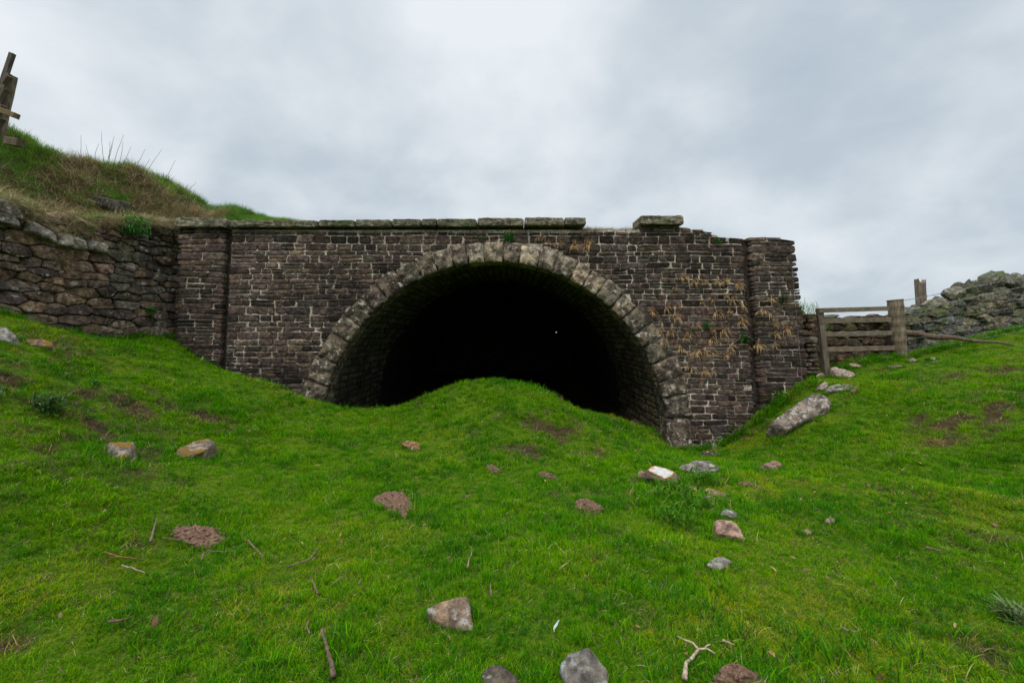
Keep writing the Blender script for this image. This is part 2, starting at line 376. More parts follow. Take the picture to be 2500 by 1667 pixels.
ZZ = gz(XC, YC); far = np.maximum(np.hypot(XX - XC, YY - YC) - 1, 0)
ZZ = ZZ * np.exp(-far / 60) + 0.3 * (1 - np.exp(-far / 60))
ground = grid_mesh('ground', XX, YY, ZZ, M['turf'], {'bare': bare(XC, YC)})
tag(ground, kind='structure')

# ------------------------------------------------------------------ embankment over the tunnel, and the left bank
emb_pts = [(-8.1, 3, 3.6), (-7.75, 5, 3.55), (-7.55, 6.4, 3.5), (-7.5, 7, 3.46), (-7.4, 8, 3.62), (-7.15, 9.2, 3.85),
 gp(0, 330, 8.0), gp(128, 388, 8.8), gp(234, 399, 9.3), gp(351, 438, 9.6), gp(457, 518, 10), gp(530, 533, 10), gp(690, 540, 10), gp(60, 362, 8.4),
 gp(100, 480, 7.7), gp(200, 470, 8.3), gp(300, 480, 8.9), gp(380, 510, 9.4),
 (-10, 5, 5.2), (-10.5, 9.5, 5.0), (-9, 12, 4.9), (-6, 13, 4.3), (-3.5, 9.8, 3.84), (-3.5, 13, 3.9), (-1, 9.8, 3.82), (1.2, 9.8, 3.80), (2, 9.6, 3.72), (2.6, 9.7, 3.74), (3.8, 9.7, 3.62), (4.6, 9.6, 3.42), (5.0, 9.6, 3.35),
 (5.5, 9.6, 2.9), (6.0, 10.5, 2.45), (6.45, 10.6, 2.4), (6.9, 10.7, 1.8), (7.2, 11, 1.2), (7.5, 12, 1.0), (0, 14, 3.9), (3, 14, 3.7), (6, 14, 2.6), (7.6, 16, 1.0), (-8, 30, 4.6), (0, 30, 3.8), (6, 30, 2.4), (-14, 14, 5.0), (-14, 3, 5.4), (-30, 30, 4), (-30, 3, 5)]
etps = TPS(emb_pts)
LW_A, LW_B = Vector((-7.85, 3.0)), Vector((-6.72, 9.15))        # left dry stone wall line
def emb_xy(s, t):
    """s<6: along the left wall, 6..7 fan round the corner, >7 along the portal"""
    A = Vector((LW_A.x - 0.3, 1.0)); B = Vector((-7.1, 9.3))
    if s < 6:
        p = A.lerp(B, s / 6); d = Vector((-1, 0.12 + 0.3 * s / 6)).normalized()
    elif s < 7:
        a0 = math.atan2(0.42, -1); a = a0 + (math.pi / 2 - a0) * (s - 6); p = B; d = Vector((math.cos(a), math.sin(a)))
    else:
        p = Vector((-7.1 + (s - 7), 9.42 if s < 19.85 else 10.5)); d = Vector((0, 1))
    q = p + d * t; return q.x, q.y
ss = np.concatenate([np.linspace(0, 6, 100, endpoint=False), np.linspace(6, 7, 40, endpoint=False), np.linspace(7, 7 + 15.3, 240)])
ts = np.concatenate([[0.0, 0.0], np.linspace(0.04, 4, 60), [4.6, 5.4, 6.5, 8, 10, 13, 17, 22, 30, 30.5]])
EX = np.zeros((len(ss), len(ts))); EY = np.zeros_like(EX)
for i, s in enumerate(ss):
    for j, t in enumerate(ts): EX[i, j], EY[i, j] = emb_xy(s, t)
def ez(x, y):
    z = etps(np.clip(x, -30, 8), np.clip(y, 1, 30))
    lumps = vfbm(x * 1.9 + 9, y * 1.9, 4) * 0.30 * np.clip((-5.5 - x) / 1.0, 0.1, 1)
    return np.clip(z + lumps, 0.0, 6.0)
EZ = ez(EX, EY); EZ[:, 0] = np.where((np.abs(EX[:, 0] - (-.35)) < 4.3) & (ss > 7), 3.5, 0.2)
emb = grid_mesh('embankment', EX, EY, EZ, M['turf'], {'bare': np.where(EX < -6.4, 0.75, 0.3) * np.ones_like(EX)})
tag(emb, kind='structure')

# ------------------------------------------------------------------ stone builder
def rounded(poly, N, rnd=0.28):
    """resample a convex polygon to N points with its corners rounded"""
    pts = poly
    for _ in range(2):
        q = []
        for i in range(len(pts)):
            a, b = pts[i], pts[(i + 1) % len(pts)]
            q.append((a[0] + (b[0] - a[0]) * rnd, a[1] + (b[1] - a[1]) * rnd)); q.append((b[0] + (a[0] - b[0]) * rnd, b[1] + (a[1] - b[1]) * rnd))
        pts = q
        rnd = min(0.2, rnd * 2)
    L = [0]
    for i in range(len(pts)):
        a, b = pts[i], pts[(i + 1) % len(pts)]; L.append(L[-1] + math.hypot(b[0] - a[0], b[1] - a[1]))
    out = []; k = 0
    for i in range(N):
        d = L[-1] * i / N
        while L[k + 1] < d: k += 1
        t = (d - L[k]) / max(L[k + 1] - L[k], 1e-9); a, b = pts[k], pts[(k + 1) % len(pts)]
        out.append((a[0] + (b[0] - a[0]) * t, a[1] + (b[1] - a[1]) * t))
    return out
def add_stone(mb, poly, P, col, gap=0.008, N=14, bulge=0.02, back=0.08, rough=0.008, freq=9.0, rnd=0.16, base=0.0, rings=None, tilt=0.0):
    cx = sum(p[0] for p in poly) / len(poly); cy = sum(p[1] for p in poly) / len(poly)
    w = max(p[0] for p in poly) - min(p[0] for p in poly); h = max(p[1] for p in poly) - min(p[1] for p in poly)
    if w < 0.02 or h < 0.02: return
    gx_, gy_ = gap if isinstance(gap, tuple) else (gap, gap)
    kx, ky = max(1 - 2 * gx_ / w, .5), max(1 - 2 * gy_ / h, .5)
    out = rounded([(cx + (p[0] - cx) * kx, cy + (p[1] - cy) * ky) for p in poly], N, rnd)
    ta, tb = U(-1, 1) * tilt, U(-1, 1) * tilt
    prof = rings or [(1.0, -back), (1.0, -0.5 * bulge - .004), (0.93, 0.35 * bulge), (0.66, 0.9 * bulge), (0.3, bulge)]
    sd = random.random() * 50
    vs = []; fs = []; cs = []
    for k, (sc, d) in enumerate(prof):
        for (x, y) in out:
            qx = cx + (x - cx) * sc; qy = cy + (y - cy) * sc; dd = d + base
            if k > 0:
                dd += rough * fb(qx * freq, qy * freq, sd) + ta * (qx - cx) + tb * (qy - cy)
                if k == 1 or k == 2:
                    qx += 0.5 * rough * nz(qx * freq * 1.7, qy * freq * 1.7, sd + 3); qy += 0.5 * rough * nz(qx * freq * 1.7, qy * freq * 1.7, sd + 9)
            vs.append(P(qx, qy, dd))
        if k:
            for i in range(N):
                j = (i + 1) % N; a = (k - 1) * N; b = k * N
                fs.append((a + i, a + j, b + j, b + i))
    vs.append(P(cx, cy, prof[-1][1] + base + rough * fb(cx * freq, cy * freq, sd))); c = len(vs) - 1; a = (len(prof) - 1) * N
    for i in range(N): fs.append((a + i, a + (i + 1) % N, c))
    mb.add(vs, fs, col)
def jitter(c, lo, hi, hue=0.06):
    k = U(lo, hi); return (c[0] * k * U(1 - hue, 1 + hue), c[1] * k, c[2] * k * U(1 - hue, 1 + hue))

# ------------------------------------------------------------------ the tunnel portal
ACX, ACZ, RI, RE = -0.35, -0.30, 3.30, 3.74
def wallY(x, z): return 8.9 + (0.11 + 0.006 * x) * (z - 1.6)
def wp(px, py, Y=8.9):
    for _ in range(4):
        x = (px - CX) / F * Y; z = EYE + (HZ - py) / F * Y; Y = wallY(x, z)
    return x, z
def PW(x, z, d): return (x, wallY(x, z) - d, z)
PIER_L, PIER_R, END_L, END_R = wp(566, 700)[0], 4.70, wp(443, 560)[0], wp(1937, 592)[0]
PIER_L = -5.63
prof_px = [(443, 559), (1560, 559), (1561, 552), (1664, 552), (1665, 558), (1719, 558), (1720, 569), (1750, 572), (1752, 577), (1780, 579), (1822, 583), (1823, 579), (1903, 579), (1904, 592), (1937, 592)]
prof = [wp(a, b) for a, b in prof_px]
def ztop(x):
    if x <= prof[0][0]: return prof[0][1]
    for (x0, z0), (x1, z1) in zip(prof, prof[1:]):
        if x <= x1: return z0 + (z1 - z0) * (x - x0) / max(x1 - x0, 1e-6)
    return prof[-1][1]
portal = empty('tunnel_portal', (ACX, 8.9, 0)); portal_o = Vector((ACX, 8.9, 0))
tag(portal, 'wide dark stone tunnel portal with round arch, flat coping and grass growing against its base', 'tunnel')
def pbuild(mb, name, mat, smooth=False):
    mb.v = [(v[0] - portal_o.x, v[1] - portal_o.y, v[2]) for v in mb.v]
    o = mb.build(name, mat, portal, smooth); return o
def pier_off(x): return 0.06 if (x < PIER_L or x > PIER_R) else 0.0
BASEC = (0.107, 0.077, 0.066)
def masonry(x0, x1, name, off):
    mb = MB()
    z = 3.95 if off == 0 or x0 < 0 else 3.9
    if x0 < 0: z = 3.70
    z = ztop(x0 + 0.05) if x0 < 0 else (ztop(x0 + 0.3) if off else 3.74)
    if name == 'wall_face': z = 3.74
    course = 0
    while z > -1.0:
        h = random.choice([U(.07, .09), U(.09, .12), U(.1, .125), U(.09, .115), U(.13, .17)])
        wob = U(0, 50); z0 = z - h
        def lw(x, zz, wob=0): return zz + 0.030 * nz(x * .8, zz * 2.2, 2.2) + 0.010 * nz(x * 4, zz * 7, 1.1)
        x = x0 + (0 if off else 0)
        while x < x1 - 0.02:
            w = random.choice([U(.12, .2), U(.2, .32), U(.3, .52), U(.16, .34)]) * (1.25 if off else 1.0)
            if x1 - (x + w) < 0.09: w = x1 - x
            xa, xb = x, x + w; x = xb; xm = (xa + xb) / 2; zm = (z + z0) / 2
            if zm > ztop(xm) - 0.015: continue
            r = math.hypot(xm - ACX, zm - ACZ)
            if zm > ACZ - 0.2 and r < RE - 0.02 + 0.0:
                # keep those whose outer end passes the ring
                far_ = max(math.hypot(xa - ACX, zm - ACZ), math.hypot(xb - ACX, zm - ACZ))
                if far_ < RE + 0.03: continue
                rr = math.sqrt(max((RE - 0.12) ** 2 - (zm - ACZ) ** 2, 0))
                if xm < ACX: xb = min(xb, ACX - rr)
                else: xa = max(xa, ACX + rr)
                if xb - xa < 0.05: continue
            elif zm <= ACZ - 0.2 and abs(xm - ACX) < RI: continue
            if off == 0 and abs(xa - 4.35) < .12 and -0 < zm < 0.75 and abs(zm - 0.62) < .05: continue   # the missing stone
            j = 0.016
            poly = [(xa + U(-j, j), lw(xa, z0)), (xb + U(-j, j), lw(xb, z0)), (xb + U(-j, j), min(lw(xb, z), ztop(xb - .02))), (xa + U(-j, j), min(lw(xa, z), ztop(xa + .02)))]
            # darker, sooty zones and warmer ones
            dk = 0.5 + 0.5 * nz(xm * 0.5 + 3, zm * 0.7, 4.4) * 1.6
            colr = BASEC if random.random() < .8 else random.choice([(0.085, 0.068, 0.058), (0.13, 0.092, 0.068)])
            c = jitter(colr, 0.55, 1.3, 0.09); k = 0.55 + 0.55 * max(0, min(1, dk)) + (0.18 if zm > 3.0 else 0)
            if xm > 2.5: k *= 0.92
            if random.random() < .16: k *= 0.42
            c = tuple(v * k for v in c)
            polys = [poly]
            if h > .105 and random.random() < .22:
                t_ = U(.4, .6); (a0, b0), (a1, b1), (a2, b2), (a3, b3) = poly; mL = (a0, b0 + (b3 - b0) * t_); mR = (a1, b1 + (b2 - b1) * t_); polys = [[poly[0], poly[1], mR, mL], [mL, mR, poly[2], poly[3]]]
            for poly in polys: add_stone(mb, poly, PW, c, gap=(U(.003, .010), U(.006, .015)), N=18, bulge=U(.008, .022), back=.2 if off else .06, rough=.013, freq=11, rnd=.05, base=off + U(-.002, .014), tilt=.07, rings=[(1.0, -.2 if off else -.06), (1.0, -.006), (0.965, .010), (0.8, .016), (0.4, .02)])
        z = z0; course += 1
    return pbuild(mb, name, M['portal'])
masonry(PIER_L + .055, PIER_R - .055, 'wall_face', 0.0)
masonry(END_L, PIER_L, 'pier', 0.06)
masonry(PIER_R, END_R, 'pier', 0.06)
def mortar():
    mb = MB(); g = 0.045
    xs = np.arange(END_L + .02, END_R - .02, g)
    xs = sorted(set(list(xs[:-1]) + [PIER_L - .001, PIER_L + .001, PIER_R - .001, PIER_R + .001, END_R - .13])); xs = [x for x in xs if END_L + .04 < x <= END_R - .13]; zs = np.arange(-1.0, 4.0, g)
    idx = {}; vs = []; fs = []
    def vid(i, j):
        if (i, j) not in idx:
            x = xs[i]; z = min(zs[j], ztop(x) - .02)
            idx[(i, j)] = len(vs); vs.append(PW(x, z, (pier_off(x + .03 if x < 0 else x - .03) if abs(abs(x) - abs(PIER_L if x < 0 else PIER_R)) > .06 else -.12) - 0.001 + 0.009 * fb(x * 9, z * 9, 7)))
        return idx[(i, j)]
    for i in range(len(xs) - 1):
        for j in range(len(zs) - 1):
            xm = (xs[i] + xs[i + 1]) / 2; zm = (zs[j] + zs[j + 1]) / 2
            if zs[j] > ztop(xm) - .02: continue
            if (zm > ACZ and math.hypot(xm - ACX, zm - ACZ) < RI + .16) or (zm <= ACZ and abs(xm - ACX) < RI + .16): continue
            fs.append((vid(i, j), vid(i + 1, j), vid(i + 1, j + 1), vid(i, j + 1)))
    # body behind: top and right end
    n = len(vs)
    for i in range(len(xs) - 1):
        a, b = xs[i], xs[i + 1]
        q = [(a, ztop(a) - .02), (b, ztop(b) - .02)]; m = len(vs)
        for x, z in q: vs.append(PW(x, z, pier_off(x) - .012)); vs.append((x, 9.75, z))
        fs.append((m, m + 2, m + 3, m + 1))
    m = len(vs); x = END_R - .13
    for z in (-1.0, ztop(x)): vs.append(PW(x, z, .1)); vs.append((x, 9.75, z))
    fs.append((m, m + 1, m + 3, m + 2))
    mb.add(vs, fs, (.3, .3, .3)); pbuild(mb, 'mortar', M['mortar'])
mortar()
def groove(x0, x1):  # dark strip running up the slot beside a pier
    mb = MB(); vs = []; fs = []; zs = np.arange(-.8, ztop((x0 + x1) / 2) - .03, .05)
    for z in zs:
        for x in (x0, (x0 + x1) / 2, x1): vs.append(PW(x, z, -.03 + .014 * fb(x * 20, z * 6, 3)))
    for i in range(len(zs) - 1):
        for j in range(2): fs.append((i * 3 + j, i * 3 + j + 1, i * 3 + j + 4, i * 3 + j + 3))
    mb.add(vs, fs, (1, 1, 1)); pbuild(mb, 'dark_groove', M['core'])
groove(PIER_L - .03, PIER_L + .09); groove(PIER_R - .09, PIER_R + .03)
# voussoirs: joint angles from the left springing to the right one
def voussoirs():
    a = math.pi + 0.20; ang = [a]
    while a > 0.05:
        frac = (math.pi - a) / math.pi
        w = (0.40 if frac < .33 else 0.325) * U(.85, 1.18)
        if frac > .72: w *= 1.05
        a -= w / RI; ang.append(a)
    ang[-1] = -0.12
    def PA(th_r, r, d):       # polygon coordinates: arc length, radius
        th = th_r / RI; x = ACX + math.cos(th) * r; z = ACZ + math.sin(th) * r
        if th > math.pi: x = ACX - r; z = ACZ - (th - math.pi) * RI
        if th < 0: x = ACX + r; z = ACZ + th * RI
        return (x, wallY(x, z) - d, z)
    for k in range(len(ang) - 1):
        a1, a0 = ang[k], ang[k + 1]; mb = MB()
        ro = RE + U(-.05, .05)
        if a0 < 0.42: ro += 0.06
        poly = [(a0 * RI, RI), (a1 * RI, RI), (a1 * RI, ro), (a0 * RI, ro)]
        c = jitter((0.155, 0.128, 0.098), .7, 1.3, .06)
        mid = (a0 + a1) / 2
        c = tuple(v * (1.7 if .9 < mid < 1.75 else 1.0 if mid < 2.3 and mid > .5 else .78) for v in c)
        P = lambda s, r, d: PA(s, r, d)
        rings = [(1.0, -.42), (1.0, -0.015), (0.97, .008), (0.9, .03), (.75, .046), (.5, .055), (.2, .055)]
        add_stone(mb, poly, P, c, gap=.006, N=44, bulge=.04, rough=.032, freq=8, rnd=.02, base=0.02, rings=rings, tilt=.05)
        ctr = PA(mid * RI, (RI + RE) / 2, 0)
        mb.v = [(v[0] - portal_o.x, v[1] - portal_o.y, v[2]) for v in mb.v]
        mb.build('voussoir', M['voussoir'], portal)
voussoirs()
# tunnel lining: rough stones near the mouth, plain stone further in
def lining():
    mb = MB()
    def PT(y, s, d):
        th = s / RI; r = RI + .07 - d
        if th > math.pi: x, z = ACX - r, ACZ - (th - math.pi) * RI
        elif th < 0: x, z = ACX + r, ACZ + th * RI
        else: x, z = ACX + math.cos(th) * r, ACZ + math.sin(th) * r
        return (x, y, z)
    s = -0.8; S1 = math.pi * RI + .8
    while s < S1:
        h = U(.10, .19); y = 9.05 + U(0, .1)
        while y < 12.6:
            w = U(.18, .5); mid = s + h / 2; side = min(mid, math.pi * RI - mid)
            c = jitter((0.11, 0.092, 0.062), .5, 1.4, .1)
            if y < 10.5 and side < 3.2 or True:
                add_stone(mb, [(y, s), (y + w, s), (y + w, s + h), (y, s + h)], PT, c, gap=.009, N=10, bulge=U(.01, .04), back=.03, rough=.015, freq=9, rnd=.12, tilt=.05)
            y += w
        s += h
    pbuild(mb, 'lining', M['lining'])
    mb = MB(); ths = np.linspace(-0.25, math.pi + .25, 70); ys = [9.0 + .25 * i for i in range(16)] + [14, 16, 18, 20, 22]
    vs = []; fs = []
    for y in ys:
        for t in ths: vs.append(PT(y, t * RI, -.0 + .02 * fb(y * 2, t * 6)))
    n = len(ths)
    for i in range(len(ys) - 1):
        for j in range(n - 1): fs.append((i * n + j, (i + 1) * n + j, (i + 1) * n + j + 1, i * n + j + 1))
    # far end: added closing wall, its small hole showing sky as a speck of light
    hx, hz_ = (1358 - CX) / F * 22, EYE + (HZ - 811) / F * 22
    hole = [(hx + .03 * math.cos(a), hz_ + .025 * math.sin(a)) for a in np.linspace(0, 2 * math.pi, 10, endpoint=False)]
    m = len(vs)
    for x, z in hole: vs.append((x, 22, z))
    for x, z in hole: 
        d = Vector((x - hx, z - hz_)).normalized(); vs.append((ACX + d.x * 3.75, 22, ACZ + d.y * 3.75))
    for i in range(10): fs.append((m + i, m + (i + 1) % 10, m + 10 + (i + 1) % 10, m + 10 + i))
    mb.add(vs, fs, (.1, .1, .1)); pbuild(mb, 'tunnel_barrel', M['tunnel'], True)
lining()
# coping
def coping(px0, px1, ytop, ybot, off, over=0.0):
    x0, z1 = wp(px0, ytop); x1, z0 = wp(px1, ybot)
    z0 = wp(px0, ybot)[1]
    mb = MB()
    poly = [(x0, z0), (x1, z0), (x1, z1), (x0, z1)]
    rings = [(1.0, -.55), (1.0, 0.0), (.985, .03), (.94, .05), (.8, .055), (.45, .06)]
    add_stone(mb, poly, PW, jitter((0.20, 0.185, 0.135), .85, 1.12, .04), gap=.004, N=44, rough=.026, freq=9, rnd=.03, base=off, rings=rings)
    pbuild(mb, 'coping_stone', M['coping'])
jn = [(443, 566, 537, 560, .15), (570, 783, 541, 558, .08), (784, 871, 540, 557, .08), (873, 959, 539.5, 557, .09), (960, 1031, 538, 556, .08), (1032, 1068, 537.5, 555, .085),
      (1069, 1165, 537.5, 557, .09), (1166, 1279, 535, 555, .08), (1280, 1376, 534.5, 554, .09), (1377, 1429, 534.5, 552, .08), (1558, 1664, 530, 552, .10)]
for a, b, t, bt, o_ in jn: coping(a, b, t, bt, o_)

# ------------------------------------------------------------------ rubble walls (Voronoi-like cells, wider than high)
def clip(poly, nx, ny, c):
    out = []
    for i in range(len(poly)):
        a, b = poly[i], poly[(i + 1) % len(poly)]; da = nx * a[0] + ny * a[1] - c; db = nx * b[0] + ny * b[1] - c
        if da <= 0: out.append(a)
        if (da < 0) != (db < 0) and abs(da - db) > 1e-12:
            t = da / (da - db); out.append((a[0] + (b[0] - a[0]) * t, a[1] + (b[1] - a[1]) * t))
    return out
def cells(s0, s1, v0, v1, hh, ww, aspect=2.1, slope=0.0, jit=.35):
    seeds = []; v = v0 - .1
    while v < v1 + .1:
        h = U(*hh); s = s0 - U(0, .4)
        while s < s1 + .4:
            w = U(*ww) * (h / ((hh[0] + hh[1]) / 2)) ** .4; seeds.append((s + w / 2 + U(-.1, .1) * w, v + h / 2 + U(-jit, jit) * h)); s += w
        v += h
    P = [(s / aspect, v) for s, v in seeds]; A = np.array(P); out = []
    for i, (x, y) in enumerate(P):
        d = np.hypot(A[:, 0] - x, A[:, 1] - y); nb = np.argsort(d)[1:16]
        poly = [(x - .3, y - .3), (x + .3, y - .3), (x + .3, y + .3), (x - .3, y + .3)]
        for j in nb:
            a, b = A[j]; nx, ny = a - x, b - y; poly = clip(poly, nx, ny, nx * (x + a) / 2 + ny * (y + b) / 2)
            if len(poly) < 3: break
        if len(poly) >= 3: out.append(([(p[0] * aspect, p[1]) for p in poly], x * aspect, y))
    return out
def line_map(A, B, z_ref, batter, flip=1, wave=0.05):
    d = (B - A).normalized(); n = Vector((d.y, -d.x)) * flip
    def P(s, v, t):
        k = t - batter * (v - z_ref) + wave * nz(s * .8, v * .9, 3.3)
        return (A.x + d.x * s + n.x * k, A.y + d.y * s + n.y * k, v)
    return P
def core_sheet(mb, P, s0, s1, z0, top, t=-.06, back=.45, n=40):
    vs = []; fs = []; S = np.linspace(s0, s1, n); R = 10
    for s in S:
        T = top(s)
        for k in range(R): vs.append(P(s, z0 + (T - z0) * k / (R - 1), t))
        vs.append(P(s, T, -back)); vs.append(P(s, z0, -back))
    m = R + 2
    for i in range(n - 1):
        for k in range(m - 1): fs.append((i * m + k, (i + 1) * m + k, (i + 1) * m + k + 1, i * m + k + 1))
    mb.add(vs, fs, (.05, .05, .05))
def rock_blob(mb, c, r, col, rot=0, seed=0, sub=3, rough=.25):
    import bmesh
    bm = bmesh.new(); bmesh.ops.create_icosphere(bm, subdivisions=sub, radius=1.0)
    rr = random.Random(seed); cuts = []
    for _ in range(15 if sub > 1 else 7):
        v = Vector((rr.uniform(-1, 1), rr.uniform(-1, 1), rr.uniform(-1, 1))).normalized(); cuts.append((v, rr.uniform(.5, .8)))
    vs = []
    for v in bm.verts:
        p = v.co.copy()
        for n_, d_ in cuts:
            e = p.dot(n_) - d_
            if e > 0: p -= n_ * e
        p *= 1 + rough * .35 * fb(p.x * 1.7 + seed, p.y * 1.7, p.z * 1.7)
        x, y, z = p.x * r[0] * 1.2, p.y * r[1] * 1.2, p.z * r[2] * 1.2
        vs.append((c[0] + x * math.cos(rot) - y * math.sin(rot), c[1] + x * math.sin(rot) + y * math.cos(rot), c[2] + z))
    fs = [tuple(v.index for v in f.verts) for f in bm.faces]; bm.free()
    mb.add(vs, fs, col)

# left retaining wall
lwall = empty('dry_stone_wall', (-7.3, 6.5, 1.8))
tag(lwall, 'tall brown rubble retaining wall under the grassy bank left of the tunnel arch', 'stone wall')
PL = line_map(LW_A, LW_B, 2.0, 0.10)
LW_LEN = (LW_B - LW_A).length
def ltop(s):
    pts = [(0, 3.6), (2.0, 3.62), (3.45, 3.52), (3.95, 3.46), (4.6, 3.5), (5.1, 3.6), (5.6, 3.7), (6.3, 3.82)]
    for (a, b), (c, d) in zip(pts, pts[1:]):
        if s <= c: return b + (d - b) * (s - a) / (c - a)
    return pts[-1][1]
def local(mb, o): mb.v = [(v[0] - o.location.x, v[1] - o.location.y, v[2] - o.location.z) for v in mb.v]; return mb
mb = MB()
for poly, cx_, cy_ in cells(0.3, LW_LEN + .45, .9, 3.9, (.07, .22), (.18, .52), 2.25, jit=.38):
    if cy_ > ltop(cx_) - .03 or cx_ > LW_LEN + .4 or cx_ < .2: continue
    if len(poly) < 3: continue
    c = random.choice([(0.22, .150, .108), (.19, .132, .10), (.155, .118, .096), (.25, .168, .105), (.20, .14, .104), (.12, .088, .074)])
    if cx_ > 5.0 and random.random() < .45: c = (.16, .135, .105)
    add_stone(mb, poly, PL, jitter(c, .6, 1.25), gap=U(.004, .011), N=22, back=.16, rough=.024, freq=8.5, rnd=.035, base=U(-.03, .03), tilt=.22, rings=[(1.0, -.16), (1.0, -.028), (0.965, .014), (0.85, .02), (0.55, .024), (.25, .026)])
local(mb, lwall).build('wall_stones', M['rubble'], lwall)
mb = MB(); core_sheet(mb, PL, 0.2, LW_LEN + .4, .5, lambda s: ltop(s) - .04, t=-.05, back=.5); local(mb, lwall).build('wall_core', M['core'], lwall)
# the pale capstones of the front tier
for s0, s1, z, h, dz in [(1.2, 1.9, 3.72, .18, 0), (2.1, 2.95, 3.70, .2, -.06), (3.0, 3.76, 3.58, .2, -.14), (3.05, 3.72, 3.33, .17, -.03), (3.78, 4.14, 3.27, .17, -.14), (4.18, 4.6, 3.16, .19, -.03), (4.62, 4.92, 3.14, .16, -.02)]:
    m2 = MB(); a, b = s0, s1
    add_stone(m2, [(a, z - h), (b, z - h + dz), (b - .03, z + dz * .8), (a + .04, z + .03)], PL, jitter((.25, .215, .175), .9, 1.1), gap=.004, N=28, rough=.03, freq=6, rnd=.08, base=.12, tilt=.1,
              rings=[(1.0, -.3), (1.0, -.03), (.93, .02), (.7, .045), (.35, .05)])
    local(m2, lwall).build('capstone', M['rock'], lwall)

# right field wall, seen past the gate and behind the wire fence
RW_A, RW_B = Vector((5.95, 9.74)), Vector((14.4, 11.35))
PR = line_map(RW_A, RW_B, 1.6, 0.08, 1)
rwall = empty('dry_stone_wall', (9.5, 10.3, 1.3)); tag(rwall, 'grey-green dry stone field wall climbing to the right behind the wire fence', 'stone wall')
def s_of_px(px):      # where a pixel column meets the wall line
    t = (px - CX) / F; d = (RW_B - RW_A).normalized(); return (RW_A.x - t * RW_A.y) / (t * d.y - d.x)
def Ysec(s): return RW_A.y + (RW_B - RW_A).normalized().y * s
rt_px = [(1960, 768), (2011, 770), (2170, 776), (2206, 762), (2238, 757), (2285, 748), (2336, 725), (2365, 715), (2400, 712), (2437, 708), (2475, 705), (2520, 700), (2700, 690)]
rt = [(s_of_px(a), EYE + (HZ - b) / F * Ysec(s_of_px(a))) for a, b in rt_px]
def rtop(s):
    if s <= rt[0][0]: return rt[0][1]
    for (a, b), (c, d) in zip(rt, rt[1:]):
        if s <= c: return b + (d - b) * (s - a) / (c - a)
    return rt[-1][1]
RL = (RW_B - RW_A).length
mb = MB()
for poly, cx_, cy_ in cells(-.1, RL, .6, 3.1, (.08, .23), (.22, .55), 2.2, jit=.35):
    if cy_ > rtop(cx_) - .02 or cx_ < -.05 or cx_ > RL: continue
    left = cx_ < s_of_px(2200)
    c = random.choice([(.15, .102, .07), (.18, .12, .085), (.12, .09, .07)]) if left else random.choice([(.16, .15, .105), (.15, .148, .135), (.18, .16, .105), (.11, .11, .10)])
    add_stone(mb, poly, PR, jitter(c, .65, 1.3), gap=U(.002, .010), N=20, back=.14, rough=.028, freq=9, rnd=.035, base=U(-.05, .05), tilt=.28, rings=[(1.0, -.14), (1.0, -.028), (0.96, .014), (0.78, .022), (0.4, .026)])
local(mb, rwall).build('wall_stones', M['field'], rwall)
mb = MB(); core_sheet(mb, PR, -.1, RL, .3, lambda s: rtop(s) - .05, t=-.07, back=.4); local(mb, rwall).build('wall_core', M['core'], rwall)
for k, (pxc, pyc, w, h) in enumerate([(2215, 762, 34, 26), (2240, 760, 30, 26), (2262, 757, 30, 22), (2292, 744, 36, 24), (2318, 734, 26, 22), (2348, 716, 40, 32), (2374, 706, 24, 36), (2392, 704, 24, 40), (2413, 697, 30, 36), (2437, 684, 44, 46), (2465, 686, 34, 44), (2490, 690, 34, 40), (2516, 688, 36, 40), (2545, 684, 40, 40), (2580, 680, 44, 44), (2090, 778, 40, 12), (2150, 778, 36, 12), (2035, 774, 60, 12)]):
    s = s_of_px(pxc); Y = Ysec(s); m2 = MB(); z = EYE + (HZ - pyc) / F * Y
    p = PR(s, z, -.14)
    rock_blob(m2, p, (w / F * Y * .55, .2, h / F * Y * .6), jitter((.15, .142, .115), .65, 1.3), rot=.18 + U(-.2, .2), seed=k + 3)
    local(m2, rwall).build('capstone', M['field'], rwall)

# the narrow wall head of thin stones between the portal and the fence
stub = empty('wall_end', (5.95, 9.3, .8)); tag(stub, 'narrow upright stack of thin flat stones between the portal end and the thin fence post', 'stone wall')
PS = lambda s, v, t: (5.83 + s + (1.9 - v) * .02, 9.42 - t - (1.95 - v) * .05, v)
mb = MB(); z = .55
while z < 1.98:
    h = random.choice([U(.05, .08), U(.06, .09), U(.1, .17)]); s = U(-.06, .02)
    while s < .42:
        w = U(.2, .42)
        if .44 - s - w < .1: w = .44 - s + U(-.02, .05)
        add_stone(mb, [(s, z), (s + w, z), (s + w, z + h), (s, z + h)], PS, jitter(random.choice([(.13, .085, .055), (.11, .09, .07), (.15, .12, .09)]), .65, 1.25), gap=.006, N=14, bulge=.04, back=.35, rough=.02, freq=7, rnd=.15, base=U(-.05, .05), tilt=.2)
        s += w
    z += h
local(mb, stub).build('stacked_stones', M['rubble'], stub)
mb = MB(); vs = []
for z in (.3, 1.9):
    for x, y in ((5.85, 9.5), (6.25, 9.5), (6.25, 9.95), (5.85, 9.95)): vs.append((x, y, z))
mb.add(vs, [(0, 1, 5, 4), (1, 2, 6, 5), (2, 3, 7, 6), (3, 0, 4, 7), (4, 5, 6, 7)], (.05, .05, .05)); local(mb, stub).build('wall_core', M['core'], stub)

